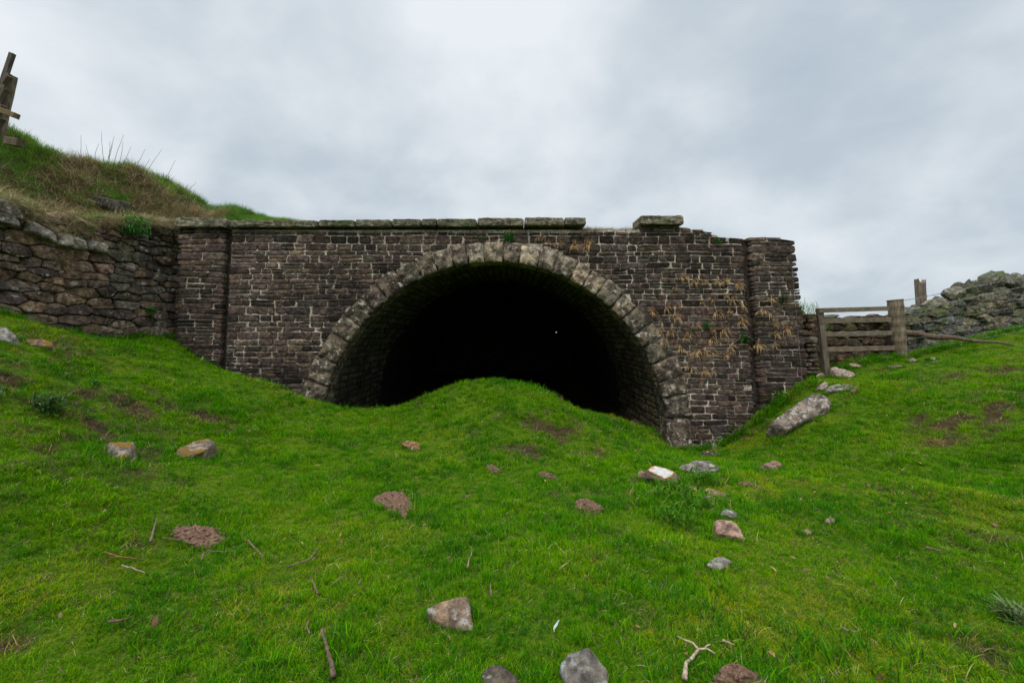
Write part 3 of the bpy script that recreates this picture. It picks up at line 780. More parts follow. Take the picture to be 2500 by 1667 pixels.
# ------------------------------------------------------------------ wooden things
def tube(mb, pts, rad, col, n=10, rough=.0, cap=True, freq=9):
    pts = [Vector(p) for p in pts]; vs = []; fs = []
    if isinstance(rad, (int, float)): rad = [rad] * len(pts)
    for k, p in enumerate(pts):
        d = (pts[min(k + 1, len(pts) - 1)] - pts[max(k - 1, 0)]).normalized()
        a = d.orthogonal().normalized() if abs(d.z) > .7 else d.cross(Vector((0, 0, 1))).normalized()
        if abs(d.z) > .7: a = (Vector((1, 0, 0)) - d * d.x).normalized()
        b = d.cross(a)
        for i in range(n):
            t = 2 * math.pi * i / n; r = rad[k] * (1 + rough * fb(math.cos(t) * 1.5 + p.x * freq, math.sin(t) * 1.5 + p.y * freq, p.z * freq))
            vs.append(tuple(p + a * math.cos(t) * r + b * math.sin(t) * r))
    for k in range(len(pts) - 1):
        for i in range(n):
            j = (i + 1) % n; fs.append((k * n + i, k * n + j, (k + 1) * n + j, (k + 1) * n + i))
    if cap:
        fs.append(tuple(range(n))[::-1]); fs.append(tuple((len(pts) - 1) * n + i for i in range(n)))
    mb.add(vs, fs, col)
def plank(mb, a, b, w, t, col, up=Vector((0, 0, 1)), seg=8, warp=.004):
    """a board from a to b, w wide (along up), t thick, with a slightly uneven outline"""
    a, b = Vector(a), Vector(b); d = (b - a).normalized(); n = d.cross(up).normalized(); u = n.cross(d)
    vs = []; fs = []; sd = U(0, 40)
    for k in range(seg + 1):
        p = a.lerp(b, k / seg)
        for (i, (su, sn)) in enumerate(((-.5, -.5), (-.5, .5), (.42, .5), (.5, .42), (.5, -.42), (.42, -.5))):
            vs.append(tuple(p + u * (su * w + warp * nz(k * .8, i, sd)) + n * (sn * t + warp * nz(k * .8, i + 9, sd))))
    for k in range(seg):
        for i in range(6):
            j = (i + 1) % 6; fs.append((k * 6 + i, k * 6 + j, (k + 1) * 6 + j, (k + 1) * 6 + i))
    fs.append((5, 4, 3, 2, 1, 0)); fs.append(tuple(seg * 6 + i for i in range(6)))
    mb.add(vs, fs, col)
def G(px, py, Y): return Vector(gp(px, py, Y))
hurdle = empty('wooden_fence', G(2019, 922, 9.3)); tag(hurdle, 'short grey four-rail wooden fence between a thin leaning post and a thick round post', 'fence')
def hbuild(mb, name, mat, smooth=False): return local(mb, hurdle).build(name, mat, hurdle, smooth)
mb = MB(); plank(mb, G(2020, 932, 9.28), G(2000.5, 753, 9.42), .115, .09, (.62, .58, .55), up=Vector((1, 0, 0))); hbuild(mb, 'post', M['wood'])
for y0, y1, xa, xb in [(758, 753, 2000, 2170), (783.5, 780, 2004, 2175), (816.5, 812.5, 2009, 2177), (853, 849, 2015, 2182)]:
    mb = MB(); plank(mb, G(xa, y0, 9.34), G(xb, y1, 9.78), .095, .035, jitter((.95, .9, .85), .9, 1.1), seg=16); hbuild(mb, 'rail', M['wood_x'])
mb = MB(); K = 26
pts = [G(2199 - 14 * k / K, 876 - 144 * k / K, 9.82 + .05 * k / K) for k in range(K + 1)]
tube(mb, pts, [.122 + .022 * k / K + .006 * math.sin(k * 1.7) for k in range(K + 1)], (.85, .78, .66), 28, .05, freq=4)
hbuild(mb, 'round_post', M['wood'])
mb = MB(); plank(mb, G(2178, 880, 10.0), G(2176, 775, 10.02), .12, .1, (.35, .32, .3), up=Vector((1, 0, 0))); hbuild(mb, 'brace_post', M['wood'])
fp = empty('fence_post', G(2250, 760, 11.6)); tag(fp, 'tall weathered fence post with a split notched top, standing behind the field wall', 'post')
mb = MB(); vs = []; fs = []
K = 20; n = 20
for k in range(K + 1):
    p = G(2252 - 6 * k / K, 800 - 112 * k / K, 11.6); r = .125
    for i in range(n):
        t = 2 * math.pi * i / n; q = r * (1 + .10 * nz(math.cos(t) * 2.5, math.sin(t) * 2.5, k * .05))
        z = p.z + ((.05 * nz(math.cos(t) * 2.2, math.sin(t) * 2.2, 5) + (.06 if abs(math.cos(t)) > .6 else -.03)) if k == K else 0)
        vs.append((p.x + q * math.cos(t), p.y + .8 * q * math.sin(t), z))
for k in range(K):
    for i in range(n): j = (i + 1) % n; fs.append((k * n + i, k * n + j, (k + 1) * n + j, (k + 1) * n + i))
p = G(2246, 692, 11.6); vs.append((p.x, p.y, p.z - .04)); 
for i in range(n): fs.append((K * n + i, K * n + (i + 1) % n, len(vs) - 1))
mb.add(vs, fs, (.85, .8, .76)); local(mb, fp).build('post_shaft', M['wood'], fp)
fallen = MB(); a, b = G(2205, 812, 10.0), G(2474, 841, 9.35)
tube(fallen, [a.lerp(b, k / 24) + Vector((0, 0, .012 * math.sin(k * .7))) for k in range(25)], [.062 - .048 * (k / 24) ** 1.3 for k in range(25)], (.62, .5, .42), 12, .12)
o = fallen.build('fallen_post', M['bark'], origin=tuple(a)); tag(o, 'long tapering dark timber lying at the foot of the wire fence', 'post')
# wire fence
wf = empty('wire_fence', G(2211, 860, 9.9)); tag(wf, 'thin wire netting with barbed strands running right from the round post', 'fence')
def wpath(pxa, pya, pxb, pyb, sag=0.03, n=40, Ya=9.86, Yb=9.5):
    out = []
    for k in range(n + 1):
        t = k / n; p = G(pxa + (pxb - pxa) * t, pya + (pyb - pya) * t, Ya + (Yb - Ya) * t); p.z -= sag * 4 * t * (1 - t); out.append(p)
    return out
for (a, b, c, d) in [(2200, 735, 2640, 644), (2204, 760, 2640, 668)]:
    mb = MB(); pts = wpath(a, b, c, d, .02); tube(mb, pts, .0055, (1, 1, 1), 5)
    for k in range(1, 40):
        p = pts[k] + (pts[k] - pts[k - 1]) * U(-.3, .3)
        for _ in range(2):
            dv = Vector((U(-.6, .6), U(-.6, .6), U(-1, 1))).normalized() * .022; tube(mb, [p - dv, p + dv], .0022, (1, 1, 1), 4)
    local(mb, wf).build('barbed_wire', M['wire'], wf)
mb = MB()
rows = [(772, 716), (793, 735), (812, 752), (830, 768), (846, 782), (858, 795)]
for y0, y1 in rows: tube(mb, wpath(2206, y0, 2560, y1, .02, 20), .0024, (1, 1, 1), 4)
for k in range(17):
    t = k / 16; x = 2214 + 346 * t; Y = 9.86 - .36 * t
    tube(mb, [G(x, 772 - 56 * t, Y), G(x + U(-2, 2), 815 - 60 * t, Y), G(x + U(-2, 2), 858 - 63 * t, Y)], .0022, (1, 1, 1), 4)
local(mb, wf).build('wire_netting', M['wire'], wf)
# stile on the left bank
st = empty('wooden_stile', G(5, 330, 7.9)); tag(st, 'weathered wooden stile with leaning rail and step boards on top of the left bank', 'stile')
def sb(mb, name, mat): return local(mb, st).build(name, mat, st)
mb = MB(); tube(mb, [G(-6 + 38 * k / 16, 345 - 158 * k / 16, 7.9) for k in range(17)], [.062 + .012 * (1 - k / 16) for k in range(17)], (.9, .84, .76), 16, .05); sb(mb, 'post', M['wood'])
mb = MB(); plank(mb, G(-42, 350, 7.78), G(31, 131, 7.78), .075, .06, (.42, .42, .46), up=Vector((1, 0, .3))); sb(mb, 'leaning_rail', M['wood'])
mb = MB(); plank(mb, G(-36, 330, 7.72), G(22, 180, 7.72), .07, .05, (.75, .72, .66), up=Vector((1, 0, .3))); sb(mb, 'leaning_rail', M['wood'])
for (xa, ya, xb, yb) in [(8, 205, 22, 186), (2, 240, 14, 218), (-4, 275, 8, 258), (-8, 310, 6, 290)]:
    mb = MB(); plank(mb, G(xa, ya, 7.66), G(xb, yb, 7.66), .07, .09, (.5, .46, .42), up=Vector((1, 0, .3)), seg=3); sb(mb, 'step_board', M['wood'])
mb = MB(); plank(mb, G(-20, 261, 7.6), G(41, 284, 7.6), .085, .10, (.85, .72, .45), seg=6); sb(mb, 'step', M['wood'])
bl = MB(); plank(bl, G(18, 344, 7.55), G(52, 350, 7.5), .12, .12, (.6, .55, .45), seg=4)
o = bl.build('timber_offcut', M['wood'], origin=tuple(G(35, 347, 7.55))); tag(o, 'squared timber end sticking out of the grass just below the stile', 'timber')

# ------------------------------------------------------------------ stones lying in the grass
footprints = []      # (x, y, r) kept free of tall grass
def slab(name, px, label, col, mat='rock', tau=38, thick=.10, rough=.012, bulge=.03, N=44, cat='stone', group=None, fr=6, rnd=.12, paint=None, lift=0.0, smooth=True):
    bx = sum(p[0] for p in px) / len(px); by = max(p[1] for p in px)
    A = hit(bx, by - 2); ta = math.radians(tau)
    e1 = Vector((1, 0, 0)); e2 = Vector((0, math.cos(ta), math.sin(ta))); n = Vector((0, -math.sin(ta), math.cos(ta)))
    # let the plane lean with the ground across the view
    gl = float(gz(A.x + .15, A.y) - gz(A.x - .15, A.y)) / .3
    e1 = Vector((1, 0, gl * .8)).normalized(); n = e1.cross(e2).normalized(); e2 = n.cross(e1)
    poly = []
    for x, y in px:
        r = Vector(((x - CX) / F, 1, (HZ - y) / F)); o_ = Vector((0, 0, EYE))
        t = (A - o_).dot(n) / r.dot(n); q = o_ + r * t - A; poly.append((q.dot(e1), q.dot(e2)))
    # orientation must be counter-clockwise
    ar = sum(a[0] * b[1] - b[0] * a[1] for a, b in zip(poly, poly[1:] + poly[:1]))
    if ar < 0: poly = poly[::-1]
    w = max(p[0] for p in poly) - min(p[0] for p in poly); h = max(p[1] for p in poly) - min(p[1] for p in poly)
    sc = min(w, h); v0_ = min(p[1] for p in poly); sdf = random.random() * 30
    fold = 1.3 if tau >= 38 else 0
    def P(s, v, d):
        q = A + e1 * s + e2 * v
        if fold:
            vm = v0_ + (.40 + .22 * nz(s * 2.2 / w, 3.1, sdf)) * h
            if v > vm: q = q + (q - Vector((0, 0, EYE))).normalized() * (v - vm) * fold
        if d > -0.02: q = q + n * (d + lift)
        else:
            q = q + Vector((0, -.55 * d, 0)); q.z = min(q.z, float(gz(q.x, q.y))) + d * .4
        return tuple(q - A)
    mb = MB(); b = min(bulge, sc * .22)
    rings = [(1.0, -thick), (1.0, -.012), (.975, b * .55), (.93, b * .8), (.84, b * .92), (.7, b), (.55, b * .95), (.38, b * 1.05), (.2, b * 1.0), (.08, b * 1.0)]
    add_stone(mb, poly, P, col, gap=0, N=N, rough=min(rough * 1.7, sc * .16), freq=fr * 1.6, rnd=rnd, rings=rings, tilt=.08)
    o = mb.build(name, M[mat], smooth=smooth); o.location = A
    tag(o, label, cat, group)
    c = A + e1 * (sum(p[0] for p in poly) / len(poly)) + e2 * (sum(p[1] for p in poly) / len(poly))
    poly3 = [A + e1 * s + e2 * v for s, v in poly]
    footprints.append(('poly', [(q.x, q.y) for q in poly3]))
    return o, (A, e1, e2, n, poly, b)
PINK, GREY, BROWN, TAN = (.26, .165, .13), (.155, .145, .125), (.16, .115, .085), (.30, .21, .13)
slab('fallen_block', c4([(1150, 1305), (1175, 1285), (1395, 1118), (1440, 1110), (1500, 1128), (1522, 1165), (1518, 1185), (1255, 1338), (1215, 1328)]), 'large long stone block lying tilted on the slope below the portal end', (.20, .165, .135), tau=36, thick=.45, rough=.02, bulge=.05, N=70, rnd=.04)
slab('stone', c6([(845, 490), (870, 465), (1010, 415), (1060, 430), (1100, 425), (1200, 495), (1190, 515), (1040, 540), (940, 515)]), 'broad grey pointed stone just behind the white-painted one', (.17, .155, .135), tau=42, rough=.02, rnd=.07)
slab('stone', c6([(1045, 358), (1100, 346), (1190, 350), (1214, 375), (1150, 394), (1080, 388)]), 'flat dark stone nearest the foot of the right arch springing', (.12, .09, .07), tau=30)
slab('stone', c6([(1115, 322), (1128, 290), (1145, 266), (1168, 285), (1197, 315), (1160, 334)]), 'small upright cream and brown stone leaning on the portal foot', (.28, .22, .16), tau=70, rnd=.06)
_, wi = slab('painted_stone', c6([(588, 515), (600, 500), (650, 468), (720, 485), (830, 525), (878, 570), (862, 618), (800, 605), (740, 592), (585, 572)]), 'long brown stone whose top is painted white, rust stained at the edges', (.15, .105, .08), tau=36, thick=.12, rough=.008, mat='rock_plain', rnd=.06)
def paint_patch():
    A, e1, e2, n, poly, b = wi; px = c6([(598, 512), (652, 473), (740, 492), (832, 528), (800, 572), (745, 586), (690, 560)])
    pl = []
    for x, y in px:
        r = Vector(((x - CX) / F, 1, (HZ - y) / F)); t = (A - Vector((0, 0, EYE))).dot(n) / r.dot(n); q = Vector((0, 0, EYE)) + r * t - A; pl.append((q.dot(e1), q.dot(e2)))
    if sum(p[0] * q[1] - q[0] * p[1] for p, q in zip(pl, pl[1:] + pl[:1])) < 0: pl = pl[::-1]
    m2 = MB(); P = lambda s, v, d: tuple(e1 * s + e2 * v + n * (b + .012 + d))
    add_stone(m2, pl, P, (.80, .79, .76), gap=0, N=40, rough=.006, freq=14, rnd=.1, rings=[(1.0, -.03), (1.0, -.006), (.93, -0.002), (.84, .0), (.5, .0), (.25, .0)])
    m2.c = [(.34, .15, .05) if i < 120 else ((.42, .30, .20) if i < 160 and i % 7 < 4 else (.50, .49, .46)) for i in range(len(m2.v))]
    o = m2.build('white_paint', M['plain'], bpy.data.objects['painted_stone'], True)
paint_patch()
for nm, pxs, lb, col, mt, tau in [
 ('stone', c6([(527, 520), (545, 496), (582, 508), (584, 580), (530, 575)]), 'small upright pink stone touching the left end of the white-painted stone', PINK, 'rock_plain', 68),
 ('stone', c6([(435, 578), (480, 566), (525, 562), (525, 592), (440, 597)]), 'low flat stone, leftmost of those by the white-painted stone', BROWN, 'rock_plain', 30),
 ('stone', c6([(925, 628), (960, 632), (1030, 652), (1040, 678), (990, 668), (930, 655)]), 'thin buff stone in the rough weeds just right of the white-painted stone', TAN, 'rock_plain', 40),
 ('stone', c6([(1083, 655), (1100, 645), (1180, 668), (1265, 700), (1276, 730), (1180, 722), (1090, 695)]), 'angular tan-edged stone, upper one of the trio in mid slope', (.25, .17, .11), 'rock_plain', 52),
 ('stone', c6([(1066, 708), (1100, 693), (1165, 728), (1160, 772), (1095, 748)]), 'squarish pale brown stone, lower left of the trio in mid slope', (.24, .19, .14), 'rock_plain', 45),
 ('stone', c6([(1180, 735), (1230, 728), (1302, 745), (1290, 764), (1200, 768)]), 'low dull stone, lower right of the trio in mid slope', (.19, .14, .10), 'rock_plain', 35),
 ('stone', c6([(1203, 862), (1222, 830), (1242, 813), (1320, 833), (1372, 878), (1362, 902), (1290, 895), (1230, 882)]), 'low stone crusted white with lichen, just above the big pink slab', GREY, 'rock_lichen', 45),
 ('stone', c6([(1150, 992), (1158, 925), (1190, 906), (1300, 925), (1338, 950), (1422, 1090), (1330, 1062), (1170, 1032)]), 'smooth pinkish slab with a pointed lower right corner', (.34, .225, .175), 'rock_plain', 34),
 ('stone', c6([(1078, 1282), (1108, 1240), (1140, 1225), (1190, 1203), (1240, 1215), (1305, 1248), (1255, 1300), (1190, 1322), (1100, 1297)]), 'grey stone topped with orange-yellow moss, alone below the pink slab', (.20, .18, .165), 'rock_moss', 48),
 ('stone', c6([(1518, 482), (1560, 450), (1650, 420), (1692, 443), (1712, 480), (1670, 500), (1620, 515)]), 'reddish brown angular stone alone on the turf below the tilted block', (.22, .145, .115), 'rock_plain', 50),
 ('stone', c6([(2068, 903), (2080, 885), (2102, 877), (2137, 890), (2142, 925), (2107, 952), (2070, 928)]), 'small round pinkish cobble, right of the buff cobble', (.32, .24, .19), 'rock_plain', 58),
 ('stone', c6([(1878, 994), (1890, 980), (1950, 985), (1955, 1030), (1920, 1034), (1890, 1022)]), 'small buff cobble below and left of the round pinkish cobble', (.34, .25, .16), 'rock_plain', 55),
 ('stone', c6([(1618, 792), (1640, 784), (1664, 798), (1650, 806), (1622, 803)]), 'tiny grey pebble on open turf right of the lichen-crusted stone', (.28, .22, .17), 'rock_plain', 45),
 ('stone', c6([(468, 90), (500, 76), (530, 88), (565, 122), (530, 125), (480, 108)]), 'pinkish stone in the grass at the right foot of the mound, under the arch', (.24, .17, .13), 'rock_plain', 50),
 ('stone', c5([(376, 835), (385, 815), (405, 814), (480, 840), (542, 868), (548, 890), (500, 902), (420, 885)]), 'pale pinkish slab beside the foot of the thin fence post', (.33, .265, .215), 'rock_plain', 40),
 ('stone', c5([(338, 985), (365, 960), (430, 944), (500, 942), (548, 957), (535, 986), (430, 995), (350, 1004)]), 'grey flat-topped stone above the tilted block', (.20, .175, .16), 'rock', 45),
 ('stone', c5([(518, 992), (540, 970), (562, 958), (578, 972), (560, 1000), (540, 1012)]), 'small pink stone at the right end of the grey flat-topped stone', PINK, 'rock_plain', 50),
 ('stone', c5([(278, 968), (300, 945), (340, 926), (364, 942), (345, 970), (320, 988), (290, 990)]), 'pale lichen-mottled stone between the portal end and the grey flat-topped stone', (.30, .24, .20), 'rock', 50),
 ('stone', c5([(503, 792), (530, 788), (612, 810), (602, 830), (530, 818)]), 'thin pale stone in the grass right of the pinkish slab by the thin post', (.30, .23, .17), 'rock_plain', 35),
 ('stone', c5([(933, 775), (950, 756), (970, 750), (997, 768), (985, 788), (940, 789)]), 'rounded pinkish stone just below the thick round post', (.23, .175, .145), 'rock_plain', 55),
 ('stone', c5([(1088, 757), (1110, 748), (1142, 750), (1142, 768), (1098, 770)]), 'small pale stone under the wire netting, right of the round post', (.30, .27, .25), 'rock_plain', 50),
 ('stone', c5([(785, 817), (840, 808), (905, 811), (890, 826), (820, 828)]), 'flat pinkish stone sunk in the worn turf before the rail fence', (.26, .185, .14), 'rock_plain', 20),
 ('stone', c5([(743, 746), (780, 740), (825, 750), (828, 766), (770, 764)]), 'low pale stone under the bottom rail near the round post', (.24, .20, .15), 'rock_plain', 35),
 ('stone', c5([(268, 884), (290, 864), (328, 860), (334, 895), (300, 906)]), 'yellow-brown stone wedged between the stub of wall and the thin post', (.26, .18, .08), 'rock', 60),
 ('stone', c7([(542, 765), (580, 735), (640, 702), (770, 698), (768, 720), (745, 790), (690, 806), (600, 785)]), 'squared grey block with yellow lichen patches on the left slope', (.21, .185, .155), 'rock_moss', 52),
 ('stone', c7([(980, 795), (1010, 755), (1060, 720), (1130, 688), (1185, 678), (1238, 705), (1210, 735), (1160, 765), (1070, 795), (1010, 810)]), 'long weathered stone with ochre moss along its top on the left slope', (.23, .19, .15), 'rock_moss', 50),
 ('stone', c7([(-60, 60), (0, 52), (50, 58), (108, 112), (60, 132), (0, 138), (-60, 130)]), 'smooth grey slab at the left edge below the retaining wall', (.21, .20, .185), 'rock_plain', 40),
 ('stone', c7([(118, 135), (160, 118), (240, 114), (308, 142), (302, 164), (200, 160), (130, 152)]), 'low brown mossy stone right of the grey slab under the retaining wall', (.22, .15, .10), 'rock_moss', 35),
 ('stone', c7([(-40, 390), (0, 383), (33, 400), (12, 420), (-40, 425)]), 'grey stone half cut by the left edge, midway up the slope', (.20, .21, .20), 'rock_plain', 45),
 ('stone', c8([(813, 76), (840, 58), (880, 60), (912, 72), (912, 106), (872, 112), (835, 92)]), 'small red-brown mossy stone alone left of the mound', (.23, .13, .06), 'rock_moss', 50),
 ('stone', c8([(933, 938), (1000, 912), (1080, 890), (1150, 878), (1170, 900), (1178, 945), (1184, 1062), (1100, 1060), (1050, 1030), (1000, 1002)]), 'triangular brown slab in the near foreground', (.26, .185, .13), 'rock', 30),
 ('stone', c8([(1222, 1268), (1290, 1233), (1345, 1240), (1420, 1300), (1440, 1360), (1300, 1390), (1240, 1340)]), 'dark low stone at the bottom edge, left of the grey lichen-spotted one', (.135, .105, .09), 'rock', 25),
 ('stone', c8([(1628, 1228), (1680, 1180), (1740, 1152), (1785, 1143), (1830, 1180), (1882, 1260), (1890, 1360), (1820, 1400), (1700, 1370)]), 'big grey stone with pale lichen spots at the bottom edge of the picture', (.165, .15, .135), 'rock_lichen', 35),
]:
    slab(nm, pxs, lb, col, mat=mt, tau=tau, N=40)
# stones poking out of the bank
def hitE(px, py):
    Ys = np.linspace(6.2, 13, 700); xs = (px - CX) / F * Ys; zs = EYE + (HZ - py) / F * Ys; d = zs - ez(xs, Ys); k = np.argmax(d < 0); return float(Ys[k])
for pxs, Y, lb in [([(226, 478), (262, 482), (270, 510), (232, 500)], 8.35, 'greenish stone bared in the overgrown bank, left one of two'), ([(268, 484), (300, 490), (302, 508), (272, 508)], 8.5, 'dark layered stone bared in the overgrown bank, right one of two')]:
    Y = hitE(*pxs[0]) - .12; A = G(*pxs[0], Y); px2 = [(G(x, y, Y) - A) for x, y in pxs]
    mb = MB(); add_stone(mb, [(p.x, p.z) for p in px2][::-1], lambda s, v, d: (s, -d, v), (.07, .06, .048), gap=0, N=24, rough=.02, bulge=.03, back=.5, rnd=.06)
    o = mb.build('bank_stone', M['rubble']); o.location = A; tag(o, lb, 'stone')

# molehills
def molehill(px, label, h=.05):
    P3 = [hit(x, y) for x, y in px]; c = sum(P3, Vector()) / len(P3); N = 60; mb = MB()
    poly = rounded([(p.x - c.x, p.y - c.y) for p in P3], N, .2); vs = []; fs = []; K = 14
    for k in range(K + 1):
        s = 1.04 - k / K
        s = max(s, 0.0)
        for (x, y) in poly:
            rr = s * (1 + .07 * nz(x * 14, y * 14, 1)); X, Y = c.x + x * rr, c.y + y * rr
            hh = 1.15 * h * (1 - s ** 2.2) + .022 * fb(X * 22, Y * 22, 2) * (1 if k > 1 else .4) + (.013 * max(0, nz(X * 60, Y * 60, 3)))
            vs.append((X - c.x, Y - c.y, float(gz(X, Y)) - c.z + hh + (.006 if k > 1 else -.02)))
        if k:
            for i in range(N): j = (i + 1) % N; fs.append(((k - 1) * N + i, (k - 1) * N + j, k * N + j, k * N + i))
    mb.add(vs, fs, (1, 1, 1))
    # crumbs
    rr = random.Random(int(c.x * 100))
    for _ in range(110):
        i = rr.randrange(N); s = rr.uniform(.15, 1.18) ** .7; x, y = poly[i][0] * s, poly[i][1] * s; X, Y = c.x + x, c.y + y; r = rr.uniform(.005, .019)
        rock_blob(mb, (x, y, float(gz(X, Y)) - c.z + h * (1 - s ** 2.2) + .01), (r, r, r * .8), (1, 1, 1), 0, rr.randrange(99), sub=1)
    o = mb.build('molehill', M['soil']); o.location = c; tag(o, label, 'molehill')
    footprints.append(('poly', [(c.x + x * 0.93, c.y + y * 0.93) for x, y in poly[::3]]))
molehill(c8([(648, 372), (690, 345), (780, 326), (840, 340), (888, 410), (835, 478), (770, 442), (680, 397)]), 'heap of red-brown soil left of the centre foreground, the largest bare heap', .06)
molehill(c8([(1706, 388), (1745, 370), (1800, 378), (1884, 430), (1800, 442), (1720, 422)]), 'crumbly brown soil heap right of centre in the mid foreground', .05)
molehill(c8([(1238, 192), (1285, 183), (1348, 220), (1290, 228)]), 'small soil heap at the foot of the mound, left of a similar one', .025)
molehill(c8([(1512, 234), (1560, 224), (1630, 250), (1560, 256)]), 'small soil heap at the foot of the mound, right of a similar one', .025)
molehill(c7([(945, 1218), (1030, 1195), (1120, 1185), (1230, 1197), (1320, 1260), (1240, 1308), (1130, 1318), (1010, 1262)]), 'low spread soil heap in the left foreground beside dead sticks', .035)
molehill(c9([(1140, 1470), (1230, 1425), (1350, 1408), (1520, 1418), (1720, 1491), (1720, 1560), (1400, 1600), (1100, 1540)]), 'soil heap cut by the bottom edge right of the forked white branch', .05)
molehill(c6([(1335, 607), (1400, 600), (1500, 612), (1505, 634), (1350, 632)]), 'thin rust-red scrape of earth right of the trio of stones', .01)

# ------------------------------------------------------------------ sticks
def gpath(px, up, n=6):
    P3 = [hit(x, y) for x, y in px]; out = []
    for a, b in zip(P3, P3[1:]):
        for k in range(n):
            p = a.lerp(b, k / n); p.z = float(gz(p.x, p.y)) + up; out.append(p)
    p = P3[-1].copy(); p.z = float(gz(p.x, p.y)) + up; out.append(p)
    return out
def stick(px, r, label, col=(.8, .7, .62), up=.035, group=None, name='stick', forks=()):
    root = None; pts = gpath(px, up); o0 = pts[0].copy()
    for i, p in enumerate(pts): p.x += .3 * r * nz(i * .9, 1, r * 99); p.z += r * .6 * nz(i * .7, 2, r * 99)
    mb = MB(); n = len(pts)
    tube(mb, [p - o0 for p in pts], [r * (1 - .55 * i / n) * (1 + .12 * nz(i, 3, r * 50)) for i in range(n)], col, 8, .12, freq=20)
    for f in forks:
        q = gpath(f, up); tube(mb, [p - o0 for p in q], [r * .5 * (1 - .6 * i / len(q)) for i in range(len(q))], col, 6, .1, freq=20)
    o = mb.build(name, M['bark'], smooth=True); o.location = o0; tag(o, label, 'stick', group); return o
stick(c8([(460, 1325), (440, 1240), (425, 1180), (392, 1070)]), .013, 'thick dark peeling stick pointing up from the bottom edge left of centre', (.62, .5, .42))
stick(c8([(12, 600), (50, 640), (92, 692)]), .007, 'straight brown stick right of the low spread soil heap', (.7, .6, .5))
stick(c8([(220, 740), (330, 702), (360, 665), (374, 642)]), .006, 'thin curved pale twig bending up to the right, left of centre')
stick(c8([(376, 885), (355, 830), (340, 800)]), .007, 'short brown stick leaning left, above the thick peeling stick', (.7, .58, .5))
stick(c8([(455, 832), (480, 812), (510, 790)]), .005, 'short thin twig slanting right, above the thick peeling stick')
stick(c8([(1158, 745), (1166, 700), (1182, 655)]), .007, 'short pale tan stick standing out alone in the middle of the foreground', (1.2, .95, .7))
stick(c8([(1280, 898), (1277, 830)]), .005, 'slim grey twig above and right of the triangular brown slab')
stick(c8([(335, 1098), (318, 1062), (332, 1025)]), .005, 'tiny crooked twig just left of the thick peeling stick')
stick(c7([(860, 1300), (878, 1230), (895, 1165)]), .009, 'grey stick standing steeply left of the low spread soil heap')
stick(c7([(935, 1278), (990, 1285), (1045, 1292)]), .006, 'dark twig lying against the left side of the low spread soil heap', (.5, .42, .36))
stick(c7([(1150, 1402), (1162, 1365), (1200, 1350), (1290, 1357)]), .0055, 'hooked grey twig below the low spread soil heap')
stick(c7([(600, 1360), (680, 1385), (760, 1395), (830, 1400)]), .005, 'long orange-brown twig lying nearly level in the left foreground', (1.0, .62, .3), forks=[c7([(620, 1385), (680, 1387)])])
stick(c7([(695, 1435), (750, 1450), (830, 1480)]), .0055, 'pale wavy twig below the long orange-brown one', (1.1, 1.0, .9))
stick(c9([(810, 1540), (812, 1440), (822, 1370), (900, 1280), (965, 1190)]), .012, 'forked white branch at the bottom edge right of the lichen-spotted stone', (1.7, 1.55, 1.35), name='branch', forks=[c9([(965, 1190), (900, 1120), (800, 1080), (720, 1030)]), c9([(965, 1190), (1060, 1185), (1155, 1242)]), c9([(1040, 1185), (1060, 1150), (1100, 1135)])])
stick(c9([(1235, 1085), (1310, 1110), (1385, 1142)]), .007, 'short pale split twig right of the forked white branch', (1.2, 1.05, .9))
stick([(266, 1535), (297, 1532), (316, 1529), (323, 1521)], .008, 'brown stick with an upturned end in the lower left corner', (.6, .42, .36))
stick([(2260, 1348), (2278, 1351), (2300, 1358)], .008, 'grey bent twig on the right slope', (.6, .5, .48))
stick([(2052, 1545), (2062, 1554), (2080, 1558), (2096, 1557)], .006, 'thin grey twig low on the right side of the picture')
stick(c9([(2560, 1491), (2540, 1440), (2590, 1400)]), .004, 'faint twig near the right of the bottom edge')

# feather
A = hit(1352, 1556); mb = MB(); vs = []; fs = []
for k in range(9):
    t = k / 8; w = .007 * math.sin(math.pi * min(1, .12 + t * .9)); x, y = .035 * t, .07 * t; z = .035 + .008 * t
    vs += [(x - w, y, z + .002), (x, y, z), (x + w, y, z + .002)]
for k in range(8): fs += [(k * 3, k * 3 + 1, k * 3 + 4, k * 3 + 3), (k * 3 + 1, k * 3 + 2, k * 3 + 5, k * 3 + 4)]
mb.add(vs, fs, (.42, .47, .47)); tube(mb, [(0, -.03, .045), (0, 0, .05), (.035, .07, .043)], .0012, (.8, .8, .78), 4)
o = mb.build('feather', M['plain']); o.location = A; tag(o, 'small white feather caught in the grass in the near foreground', 'feather')

# ------------------------------------------------------------------ plants
def blade(vs, fs, cs, p, az, L, w, lean, droop, c0, c1, seg=3, roll=0.0):
    d = Vector((math.cos(az), math.sin(az), 0)); sd = Vector((-math.sin(az + roll), math.cos(az + roll), 0)); n = len(vs)
    a = lean; q = Vector(p)
    for k in range(seg + 1):
        t = k / seg; ww = w * (1 - t ** 1.6) if k < seg else 0
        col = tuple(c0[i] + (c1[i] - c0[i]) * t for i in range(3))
        if k < seg:
            vs.append(tuple(q - sd * ww / 2)); vs.append(tuple(q + sd * ww / 2)); cs += [col, col]
        else: vs.append(tuple(q)); cs.append(col)
        q = q + (d * math.sin(a) + Vector((0, 0, math.cos(a)))) * (L / seg); a += droop / seg
    for k in range(seg - 1): fs.append((n + 2 * k, n + 2 * k + 1, n + 2 * k + 3, n + 2 * k + 2))
    k = seg - 1; fs.append((n + 2 * k, n + 2 * k + 1, n + 2 * k + 2))
